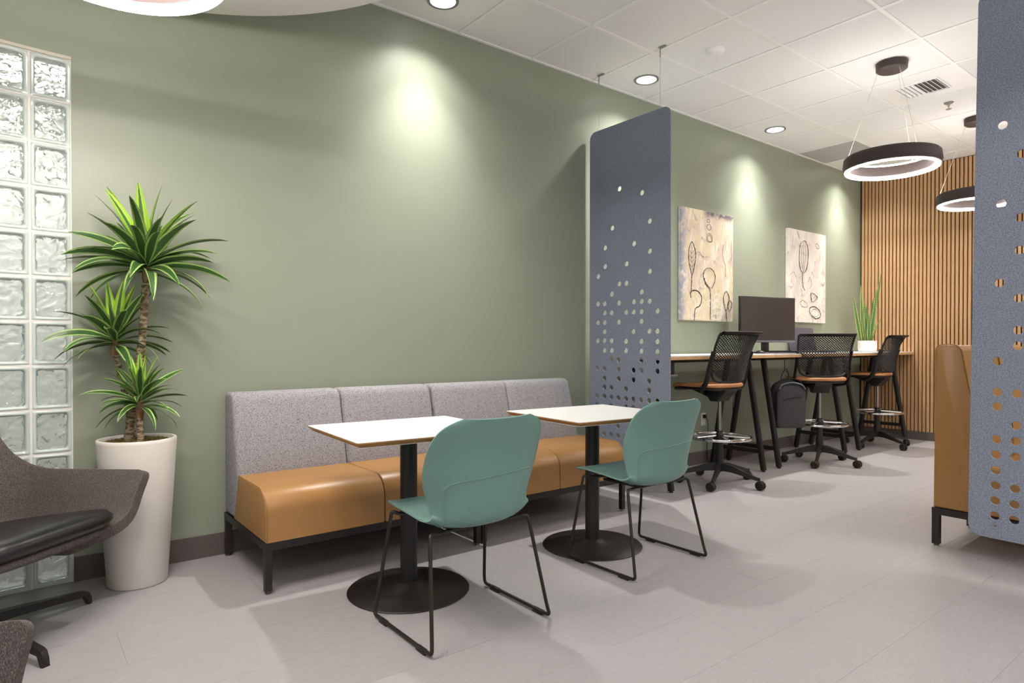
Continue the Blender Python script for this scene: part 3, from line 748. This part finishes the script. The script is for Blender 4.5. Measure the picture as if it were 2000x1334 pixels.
s0 = drafting_stool(4.32, -.60, rad(87 - 90), 'black mesh drafting stool with tan seat nearest the felt screen', rad(64))
s1 = dup(s0, (5.785, -.655, 0), rad(44 - 90), 'black mesh drafting stool with tan seat beside the backpack, seen square from behind')
s2 = dup(s0, (7.25, -.548, 0), rad(92 - 90), 'black mesh drafting stool with tan seat nearest the wooden slat wall')
for st_, dl in ((s1, 40), (s2, -34)):
    for ch in st_.children:
        if ch.name.split('.')[0] in ('base_arm', 'caster'): ch.rotation_euler = (0, 0, rad(dl))

# ------------------------------------------------------------------ counter desks
def desk(x0, x1, lx0, lx1, label):
    t = thing('counter_desk', label, 'desk', ((x0 + x1) / 2, -.31, 0), 0, 'counter-height desks along the green wall')
    cx = (x0 + x1) / 2; a, b = x0 - cx + .002, x1 - cx - .002
    obj('desktop', B(a, b, -.29, .29, .9895, .997), m_lam, t, smooth=False)
    obj('edge_band', B(a, b, -.291, .291, .966, .9893, bev=.001, seg=1), m_oakedge, t, smooth=False)
    obj('under_rail', B(lx0 - cx, lx1 - cx, -.02, .02, .935, .965), m_black, t, smooth=False)
    for lx in (lx0 - cx, lx1 - cx):
        for s in (-1, 1):
            lg = obj('leg', T([(lx, s * .095, .964), (lx, s * .250, .012)], .024, seg=12, flat=(.75, 1.15)), m_black, t)
            obj('leveling_foot', L([(0, 0), (.014, 0), (.014, .012), (0, .012)], seg=12, c=(lx, s * .250, 0)), m_blackp, lg)
        obj('leg_bracket', B(lx - .02, lx + .02, -.13, .13, .952, .9658), m_black, t, smooth=False)
        obj('crossbar', B(lx - .012, lx + .012, -.228, .228, .150, .185, bev=.002), m_black, t, smooth=False)
    return t
desk(3.62, 5.135, 3.78, 5.015, 'counter desk with oak edge at the left, running behind the felt screen')
desk(5.137, 6.635, 5.262, 6.49, 'counter desk with oak edge in the middle, below the monitor')
desk(6.637, 8.076, 6.80, 7.95, 'counter desk with oak edge at the far end, meeting the slat wall')
t = thing('under_desk_tray', 'small black box hung below the left counter desk by the felt screen', 'tray', (3.80, -.52, 0))
obj('tray_box', B(-.03, .03, -.03, .05, .86, .9655, bev=.004), m_blackp, t)
obj('tray_lip', B(-.04, .05, -.045, .05, .845, .858, bev=.003), m_silver, t)

# monitor
t = thing('computer_monitor', 'dark blank computer monitor on the counter desk in front of the right painting', 'monitor', (5.49, -.30, .9972), rad(-13))
obj('stand_foot', B(-.11, .11, -.09, .09, 0, .012, bev=.005), m_blackp, t)
obj('stand_neck', B(-.035, .035, -.005, .03, .012, .30, bev=.005), m_blackp, t)
obj('housing', B(-.342, .342, -.028, .0, .100, .520, bev=.006), m_bezel, t)
obj('display', B(-.333, .333, -.030, -.0275, .124, .512), m_screen, t, smooth=False)
obj('chin', B(-.338, .338, -.0305, -.0278, .103, .121, bev=.0006, seg=1), m_silver, t, smooth=False)
obj('back_bulge', B(-.15, .15, .0, .025, .18, .38, bev=.012), m_bezel, t)
t = thing('keyboard', 'dark keyboard with pale edge on the desk below the monitor', 'keyboard', (5.42, -.475, .9972), rad(-9))
obj('keyboard_body', prism(bmesh.new(), [(-.07, 0), (-.07, .008), (.07, .02), (.07, 0)], -.22, .22, bev=.002), m_silver, t, ang=30)
bm = bmesh.new()
for r in range(5):
    for c in range(15):
        xx = -.205 + c * .0275; yy = -.055 + r * .0245; zz = .0085 + (yy + .07) * .085
        box(bm, xx, xx + .023, yy, yy + .02, zz + .0005, zz + .008)
o = obj('keys', bm, m_bezel, t, smooth=False); o['kind'] = 'stuff'
tag(obj('computer_mouse', sheet(bmesh.new(), [[(.03 * cos(a) * cos(e), .052 * sin(a) * cos(e), .001 + .030 * sin(e)) for a in [2 * pi * k / 20 for k in range(20)]] for e in (0, .3, .7, 1.1, 1.5)], closed=True), m_bezel, loc=(5.17, -.43, .997)), 'dark computer mouse left of the keyboard under the monitor', 'mouse')
tag(obj('paper_sheet', B(-.15, .15, -.105, .105, 0, .0012), m_paper, loc=(5.03, -.49, .9972), smooth=False), 'white sheet of paper at the desk edge left of the keyboard', 'paper')
# laptop
t = thing('laptop', 'slate grey open laptop behind the monitor on the desk', 'laptop', (6.56, -.20, .9972), rad(-14))
obj('laptop_base', B(-.19, .19, -.13, .12, 0, .018, bev=.003), m_lap, t)
mx = M.Translation((0, .12, .012)) @ M.Rotation(rad(-12), 4, 'X')
obj('laptop_lid', box(bmesh.new(), -.19, .19, -.004, .004, 0, .250, bev=.002, mtx=mx), m_lap, t)

# ------------------------------------------------------------------ paintings
def painting(x0, x1, z0, z1, m, strokes, label):
    t = thing('painting', label, 'painting', ((x0 + x1) / 2, -.0205, z0), 0)
    W_, H_ = x1 - x0, z1 - z0
    cv = obj('canvas', B(-W_ / 2, W_ / 2, -.0185, .0185, 0, H_, bev=.002, seg=1), m, t, smooth=False)
    for name, mm, r, paths in strokes:
        for pts, closed in paths:
            P = spline([(-W_ / 2 + px * W_, -.0187, H_ * (1 - py)) for px, py in pts], 5, closed)
            P = [p + V((random.uniform(-1, 1) * .0014, 0, random.uniform(-1, 1) * .0014)) for p in P]
            rs = [r * random.uniform(.6, 1.3) for p in P]
            obj(name, tube(bmesh.new(), P, r, seg=6, closed=closed, flat=(1, .35), rs=rs), mm, t)
    return t
def ell(cx, cy, rx, ry, n=12, rot=0, j=.0):
    return ([(cx + rx * cos(2 * pi * k / n) * cos(rot) - ry * sin(2 * pi * k / n) * sin(rot) + random.uniform(-j, j), cy + (rx * cos(2 * pi * k / n) * sin(rot) + ry * sin(2 * pi * k / n) * cos(rot)) * .78 + random.uniform(-j, j)) for k in range(n)], True)
random.seed(8)
leafo = lambda cx, y0, y1, w_: ([(cx, y0), (cx + w_ * .8, y0 + (y1 - y0) * .2), (cx + w_, y0 + (y1 - y0) * .45), (cx + w_ * .6, y0 + (y1 - y0) * .75), (cx, y1), (cx - w_ * .6, y0 + (y1 - y0) * .75), (cx - w_, y0 + (y1 - y0) * .45), (cx - w_ * .8, y0 + (y1 - y0) * .2)], True)
dark1 = [leafo(.185, .30, .60, .065), ([(.185, .60), (.18, .68), (.175, .75)], False),
         ([(.175, .80), (.16, .76), (.20, .735), (.29, .735), (.36, .77), (.37, .82), (.33, .87), (.25, .90), (.235, 1.0)], False),
         ([(.53, .70), (.43, .64), (.40, .60), (.42, .545), (.50, .515), (.58, .53), (.63, .58), (.62, .64), (.56, .70)], False),
         ([(.42, .61), (.44, .66), (.53, .71)], False), ([(.53, .71), (.54, .78), (.54, .99)], False),
         leafo(.855, .715, .90, .06), ([(.855, .90), (.865, .95), (.87, .998)], False), leafo(.93, .80, .90, .045)]
thin1 = [([(.185, .34), (.185, .58)], False)] + [([(.145, .38 + k * .04), (.185, .405 + k * .04), (.225, .37 + k * .04)], False) for k in range(4)] + \
        [ell(.50, .085, .028, .018, j=.004), ell(.51, .14, .045, .032, j=.006), ell(.52, .24, .055, .052, j=.005), ell(.52, .245, .04, .038, j=.005),
         ([(.25, .40), (.32, .38), (.36, .41), (.42, .42), (.47, .41)], False), ([(.80, .28), (.78, .36), (.81, .44), (.84, .47), (.84, .58)], False), ([(.97, .25), (.96, .32), (.975, .36), (.96, .42)], False)]
pale1 = [ell(.53, .84, .035, .035), ell(.66, .78, .05, .035), ell(.66, .84, .055, .03), ell(.66, .90, .075, .03), ell(.66, .96, .11, .035), ell(.40, .66, .06, .05), ([(.20, .82), (.24, .86), (.26, .80), (.30, .84)], False), ([(.06, .97), (.2, .985), (.38, .975)], False)]
painting(4.583, 5.36, 1.294, 2.281, m_art1, [('dark_stroke', m_ink, .006, dark1), ('thin_stroke', m_ink3, .0034, thin1), ('pale_stroke', m_ink2, .0045, pale1)], 'ochre abstract canvas painting of leaf and pod outlines nearest the felt screen')
dark2 = [([(.36, .12), (.29, .16), (.27, .28), (.28, .40), (.36, .46), (.45, .42), (.50, .30), (.49, .17), (.42, .11)], True), ([(.36, .46), (.35, .54), (.37, .60), (.42, .65)], False),
         ([(.60, .67), (.58, .70), (.62, .77), (.76, .72), (.68, .68)], True), ell(.70, .885, .16, .082, 14, .2, .004)]
thin2 = [([(.34, .16), (.33, .30), (.37, .45)], False), ([(.42, .15), (.43, .30), (.38, .45)], False), ([(.38, .13), (.38, .40)], False), ell(.40, .80, .10, .045, 12, .2, .006), ell(.76, .14, .05, .03, 10, .5, .004), ell(.70, .89, .11, .05, 12, 0, .006),
         ([(.03, .50), (.12, .46), (.2, .52)], False), ([(.52, .55), (.56, .50), (.60, .58), (.55, .62)], False), ([(.22, .02), (.26, .07)], False), ([(.0, .625), (.07, .625)], False), ([(.0, .80), (.05, .80)], False), ([(.88, .55), (.93, .58), (.95, .54)], False)]
painting(6.365, 7.155, 1.316, 2.293, m_art2, [('dark_stroke', m_ink, .0062, dark2), ('thin_stroke', m_ink3, .0038, thin2)], 'ivory abstract canvas painting of pod outlines behind the computer monitor')

# ------------------------------------------------------------------ outlet and cords
t = thing('wall_outlet', 'white wall outlet with black plug behind the nearest drafting stool', 'outlet', (4.95, -.0002, .40))
obj('outlet_plate', B(-.036, .036, -.006, 0, -.058, .058, bev=.002), m_plate, t)
obj('socket', B(-.017, .017, -.0075, -.0062, -.045, -.010, bev=.001, seg=1), m_potw, t, smooth=False)
obj('plug', B(-.014, .014, -.034, -.0078, .010, .042, bev=.004), m_blackp, t)
tag(obj('power_cord', T(spline([(4.95, -.036, .425), (4.955, -.05, .36), (4.95, -.045, .22), (4.97, -.03, .12), (4.98, -.04, .02), (5.05, -.06, .004)], 6), .003, seg=6), m_blackp), 'black power cord hanging from the wall outlet', 'cord')
tag(obj('desk_cord', T(spline([(5.42, -.05, .96), (5.43, -.035, .75), (5.36, -.04, .5), (5.40, -.03, .3), (5.30, -.04, .1), (5.28, -.05, .004)], 6), .003, seg=6), m_blackp), 'thin black cord hanging down the wall between the first two stools', 'cord')

# ------------------------------------------------------------------ backpack
t = thing('backpack', 'charcoal backpack hanging from the middle desk beside its leg', 'backpack', (5.438, -.53, .34), rad(-38))
def bagshape(w_, d_, h_, y0, z0, m_, name, parent, sh=.13, e=3.2):
    G = []
    for k in range(15):
        v = k / 14; z = z0 + h_ * v
        # width narrows into a dome at the top
        f = 1 if v < .72 else max(.02, (1 - ((v - .72) / .28) ** 2.4)) ** .5
        g = 1 if .06 < v else .90
        fd = (.86 + .14 * sin(pi * min(1, v * 1.3))) * (1 if v < .8 else max(.12, 1 - ((v - .8) / .2) ** 2 * .75))
        G.append([(w_ * f * g * math.copysign(abs(cos(a)) ** (2 / e), cos(a)), y0 + d_ * fd * g * math.copysign(abs(sin(a)) ** (2 / e), sin(a)), z) for a in [2 * pi * q / 36 for q in range(36)]])
    bm = sheet(bmesh.new(), G, closed=True); bm.verts.ensure_lookup_table(); bm.faces.new(bm.verts[:36]); bm.faces.new(bm.verts[-36:])
    return obj(name, bm, m_, parent, ang=60)
body = bagshape(.140, .072, .43, 0, 0, m_bagd, 'bag_body', t)
bagshape(.128, .030, .40, -.085, .01, m_bag, 'front_pocket', t)
obj('top_panel', T(spline([(-.115, -.112, .345), (-.085, -.110, .385), (0, -.108, .405), (.085, -.110, .385), (.115, -.112, .345)], 5), .014, seg=8, flat=(1, .5)), m_baglight, t)
obj('zip', T(spline([(-.08, -.1165, .25), (0, -.118, .275), (.09, -.1165, .285)], 5), .0035, seg=6), m_bagd, t)
obj('zip', T(spline([(-.137, -.045, .04), (-.141, -.045, .28), (-.10, -.05, .41), (0, -.05, .437), (.10, -.05, .41), (.141, -.045, .28), (.137, -.045, .04)], 5), .004, seg=6), m_bagd, t)
obj('handle', T(spline([(-.035, .03, .42), (-.03, .03, .47), (0, .02, .52), (.03, .03, .47), (.035, .03, .42)], 5), .005, seg=6), m_bagd, t)
for s in (-1, 1): obj('shoulder_strap', T(spline([(s * .05, .06, .40), (s * .07, .10, .33), (s * .08, .10, .18), (s * .11, .06, .05)], 5), .018, seg=8, flat=(1, .3)), m_bagd, t)
tag(obj('bag_hook', T(fillet([(5.438, -.51, .965), (5.438, -.51, .85), (5.450, -.522, .835), (5.462, -.522, .85)], .008), .003, seg=6), m_black), 'small black hook under the desk holding the backpack', 'hook')

# ------------------------------------------------------------------ plants
def leaf_bm(base, az, el, ln, wd, droop, fold=.25, n=10, twist=0, tw0=0):
    bm = bmesh.new(); uvl = bm.loops.layers.uv.new('UVMap'); p = V(base); rows = []
    for i in range(n + 1):
        s = i / n; e = el - droop * s ** 1.4
        d_ = V((cos(az) * cos(e), sin(az) * cos(e), sin(e)))
        if i: p = p + d_ * (ln / n)
        side = V((-sin(az), cos(az), 0)); up = side.cross(d_) * -1
        tw = tw0 + twist * s; sd = side * cos(tw) + up * sin(tw); u2 = up * cos(tw) - side * sin(tw)
        w_ = wd * (min(1, .35 + s * 2.2) * (1 - s ** 2.6) ** .8) if i < n else wd * .02
        rows.append([bm.verts.new(p - sd * w_ + u2 * fold * w_), bm.verts.new(p), bm.verts.new(p + sd * w_ + u2 * fold * w_)])
    for i in range(n):
        for k in range(2):
            f = bm.faces.new((rows[i][k], rows[i][k + 1], rows[i + 1][k + 1], rows[i + 1][k]))
            for lp, uv in zip(f.loops, ((k / 2, i / n), ((k + 1) / 2, i / n), ((k + 1) / 2, (i + 1) / n), (k / 2, (i + 1) / n))): lp[uvl].uv = uv
    return bm
PX, PY = .445, -.175
t = thing('potted_dracaena', 'tall striped-leaf dracaena with three crowns in a tapered white planter', 'plant', (PX, PY, 0))
obj('planter', L([(0, 0), (.116, 0), (.121, .005), (.160, .640), (.160, .652), (.157, .655), (.148, .655), (.145, .650), (.141, .60), (0, .60)], seg=72), m_pot, t, ang=50)
obj('soil', L([(0, .642), (.08, .640), (.1425, .628), (.142, .60), (0, .60)], seg=32), m_soil, t)
random.seed(21); bm = bmesh.new()
for k in range(1300):
    r_ = .138 * random.random() ** .5; a = random.uniform(0, 2 * pi); x, y = r_ * cos(a), r_ * sin(a); z = .634 + random.uniform(0, .024) * (1.2 - r_ / .14)
    l_ = random.uniform(.008, .022); b_ = random.uniform(0, 2 * pi); q = random.uniform(-.3, .9)
    p0 = V((x, y, z)); p1 = p0 + V((cos(b_), sin(b_), q)) * l_ * .5; p2 = p1 + V((cos(b_ + 1.2), sin(b_ + 1.2), -q * .5)) * l_ * .5
    tube(bm, [p0, p1, p2], .0011, seg=3, cap=False)
o = obj('moss', bm, m_moss, t, smooth=False); o['kind'] = 'stuff'; o['label'] = 'dry green-brown moss'
import sys
# screen-plane directions in world: right = (.788,-.616), toward the camera = (-.616*...,)
RX, RY = .788, -.6157
def wp(px, py, t_depth=0):      # offset from planter centre in metres: px to the viewer's right, py up, t_depth away from the viewer
    return V((px * RX + t_depth * .6157, px * RY + t_depth * .788, py))
def trunk(pts, r0, r1):
    P = spline(pts, 6); n = len(P); rs = [r0 + (r1 - r0) * i / (n - 1) + (.0012 if i % 2 else 0) for i in range(n)]
    P2 = []; RR = []
    for i in range(n - 1):
        for k in range(4):
            P2.append(P[i].lerp(P[i + 1], k / 4)); RR.append(rs[i] + (.0016 if k == 0 else 0))
    obj('trunk', tube(bmesh.new(), P2, 0, seg=10, rs=RR), m_bark, t)
def crown(cx, cz, R_, nl, seed, dd=0, y_el=None, wd=.017):
    random.seed(seed)
    c_ = wp(cx, cz, dd)
    obj('husk', L([(0, -.028), (.013, -.026), (.018, -.008), (.017, .02), (.010, .05), (0, .06)], seg=12, c=tuple(c_)), m_husk, t)
    for k in range(nl):
        f = k / (nl - 1); az = k * 2.39996 + random.uniform(-.25, .25)
        el = rad(-6 + 84 * f + random.uniform(-8, 8)); ln = R_ * (1.05 - .22 * abs(f - .45)) * random.uniform(.86, 1.08)
        droop = rad(46 * (1 - f) + 14 + random.uniform(-12, 16)) * (1 if f < .85 else .6)
        b_ = c_ + V((cos(az) * .008, sin(az) * .008, .02 + .075 * f))
        # keep leaves on the room side of the wall
        if sin(az) > 0 and PY + b_.y + ln * sin(az) * .95 > -.03:
            sc_ = max(.35, (-.03 - PY - b_.y) / (ln * sin(az) * .95)); el = max(el, rad(70 - 30 * sc_)); ln *= (.55 + .35 * sc_); droop *= .5
        lb = leaf_bm(b_, az, el, ln, wd * random.uniform(.85, 1.15), droop, twist=random.uniform(-.9, .9), tw0=random.uniform(-.55, .55))
        for v_ in lb.verts:      # leaves that reach the wall bend along it
            if v_.co.y + PY > -.03: v_.co.y = -.03 - PY + .022 * (1 - math.exp(-(v_.co.y + PY + .03) / .022))
        o = obj('leaf', lb, m_leafy if f > .86 else m_leaf, t, ang=80)
trunk([tuple(wp(-.035, .61, -.02)), tuple(wp(.0, .85, -.02)), tuple(wp(.025, 1.10)), tuple(wp(.042, 1.36))], .018, .0145)
crown(.045, 1.385, .335, 54, 4, 0, wd=.028)
trunk([tuple(wp(-.03, .61, .03)), tuple(wp(-.05, .78, .02)), tuple(wp(-.075, .92, .01)), tuple(wp(-.095, 1.035))], .014, .012)
crown(-.098, 1.05, .255, 42, 9, 0, wd=.0215)
trunk([tuple(wp(.045, .61, -.05)), tuple(wp(.044, .68, -.05)), tuple(wp(.042, .755, -.05))], .014, .013)
crown(.042, .775, .20, 38, 14, -.05, wd=.0165)

# snake plant
t = thing('snake_plant', 'upright snake plant in a small white round pot at the far end of the counter', 'plant', (7.66, -.27, .9972))
obj('pot', L([(0, 0), (.082, 0), (.092, .010), (.098, .05), (.098, .125), (.092, .125), (.090, .10), (0, .10)], seg=48), m_potw, t, ang=50)
obj('soil', L([(0, .104), (.0905, .104), (.09, .10), (0, .10)], seg=24), m_soil, t)
random.seed(5)
spec = [(-.10, .0, .56, -.13, .025), (-.05, .02, .66, -.06, .02), (.02, .0, .80, .16, .021), (.03, -.02, .62, .09, .024), (-.02, -.03, .40, -.03, .026), (.0, .03, .46, .02, .022), (.04, .02, .52, .06, .02), (-.04, .03, .42, -.02, .02), (.05, -.03, .36, .16, .010), (.03, .03, .34, .20, .009), (-.01, -.05, .34, .01, .022), (.02, .05, .38, -.02, .018), (-.05, -.03, .30, -.05, .018), (.055, .0, .30, .04, .018), (.0, 0, .30, .0, .02), (-.03, 0, .5, .0, .017)]
for (px, dp, h_, lean, w_) in spec:
    b_ = V((px * RX * .7 + dp * .62, px * RY * .7 + dp * .7, .10)); az = math.atan2(RY * (1 if lean >= 0 else -1), RX * (1 if lean >= 0 else -1)) + random.uniform(-.4, .4)
    el = pi / 2 - abs(lean) / h_ * .9; bm = leaf_bm(b_, az, el, h_, w_ * 1.0, abs(lean) * 1.2 if w_ < .012 else -.05, fold=.3, n=10, twist=random.uniform(-.9, .9), tw0=random.choice((-1, 1)) * (pi / 2 + random.uniform(-.5, .5)))
    # turn the broad side towards the room
    obj('leaf', bm, m_snake, t, ang=80)

# ------------------------------------------------------------------ lounge chairs, origin at floor centre, faces +y
def lounge(x, y, rz, label, base_rot, base=True):
    t = thing('lounge_chair', label, 'armchair', (x, y, 0), rz, 'grey-brown tweed lounge chairs')
    # shell: stations around a U from the right arm tip over the back to the left arm tip; rows from seat underside up to the rim
    n = 36; G = []
    for i in range(n + 1):
        s = -1 + 2 * i / n; a = abs(s); sg = 1 if s > 0 else -1
        # seat outline (superellipse U) : x,y of wall foot
        if a > .42:
            k = (a - .42) / .58; fx, fy = .318 + .012 * k, -.11 + k * .42
        else:
            th = a / .42 * pi / 2; fx, fy = .318 * sin(th) ** .8, -.11 - .19 * cos(th) ** .8
        back = max(0, 1 - a / .40); arm = min(1, a / .42)
        k = max(0, (a - .42) / .58)
        rim = .555 + .30 * (1 / (1 + math.exp((a - .26) * 30))) + (.005 * k)
        rim_out = .070 + .02 * k
        ox, oy = (sg * (1 if a > .42 else sin(min(1, a / .42) * pi / 2)), 0 if a > .42 else -cos(a / .42 * pi / 2))
        tipy = .035 * k ** 3
        zf = .352 + (fy - .0) * .13
        fxs = sg * fx
        under = V((fxs * .55, fy * .55 + .02, .305)); u2 = V((fxs * .92, fy * .97, zf - .035)); foot = V((fxs * 1.06 + ox * .01, fy * 1.03 + oy * .01, zf + .0))
        midp = V((fxs + ox * rim_out * .62, fy + oy * rim_out * .62 + tipy * .4, zf + (rim - zf) * .5)); top = V((fxs + ox * rim_out, fy + oy * rim_out + tipy, rim))
        G.append([under, u2, foot, midp, top])
    sh = obj('shell', sheet(bmesh.new(), G), m_tweed, t)
    def f(o):
        s_ = o.modifiers.new('s', 'SUBSURF'); s_.levels = 2
        m_ = o.modifiers.new('t', 'SOLIDIFY'); m_.thickness = .045; m_.offset = 1
        b_ = o.modifiers.new('b', 'BEVEL'); b_.width = .018; b_.segments = 4; b_.limit_method = 'ANGLE'; b_.angle_limit = rad(50)
    applied(sh, f)
    # underside pan
    def pad(z0, z1, sx, sy, cy, e, dome, fwd=0):
        bm = bmesh.new(); rows = []
        for s_, z in ((.5, z0), (.94, z0), (1.0, z0 + (z1 - z0) * .35), (1.0, z0 + (z1 - z0) * .65), (.95, z1), (.75, z1 + dome * .7), (.35, z1 + dome), (.03, z1 + dome)):
            row = []
            for k in range(48):
                a = 2 * pi * k / 48; q = (abs(cos(a)) ** e + abs(sin(a)) ** e) ** (-1 / e); X_, Y_ = sx * s_ * q * cos(a), cy + sy * s_ * q * sin(a)
                row.append((X_, Y_, z + (Y_ - cy) * .15))
            rows.append(row)
        sheet(bm, rows, closed=True); bm.verts.ensure_lookup_table(); bm.faces.new(bm.verts[:48]); bm.faces.new(bm.verts[-48:]); return bm
    obj('seat_base', pad(.296, .330, .318, .315, .03, 4, 0), m_tweed, t, ang=60)
    obj('seat_cushion', pad(.332, .392, .330, .318, .045, 4, .012), m_blackleather, t, ang=60)
    if base:
        obj('swivel_post', L([(0, .06), (.032, .06), (.026, .12), (.026, .298), (.09, .30), (0, .30)], seg=24), m_black, t)
        for k in range(4):
            a = base_rot + k * pi / 2; ca, sa = cos(a), sin(a); bm = bmesh.new(); GG = []
            for r_, zt, zb, ww in ((.0, .095, .060, .024), (.1, .090, .058, .022), (.25, .074, .048, .017), (.375, .058, .036, .014), (.392, .052, .0, .013), (.404, .030, .0, .012)):
                c_ = (r_ * ca, r_ * sa); GG.append([(c_[0] - sa * ww, c_[1] + ca * ww, zb), (c_[0] - sa * ww * .8, c_[1] + ca * ww * .8, zt), (c_[0] + sa * ww * .8, c_[1] - ca * ww * .8, zt), (c_[0] + sa * ww, c_[1] - ca * ww, zb)])
            sheet(bm, GG, closed=True); bm.verts.ensure_lookup_table(); bm.faces.new(bm.verts[:4]); bm.faces.new(bm.verts[-4:])
            obj('base_leg', bm, m_black, t, ang=30)
    return t
l1 = lounge(-.106, -.52, rad(-47 - 90), 'tweed lounge chair with black leather seat in front of the glass blocks', rad(28 + 47 + 90))
dup(l1, (-.436, -2.275, 0), rad(-20 - 90), 'tweed lounge chair of which only one arm shows, bottom left corner')
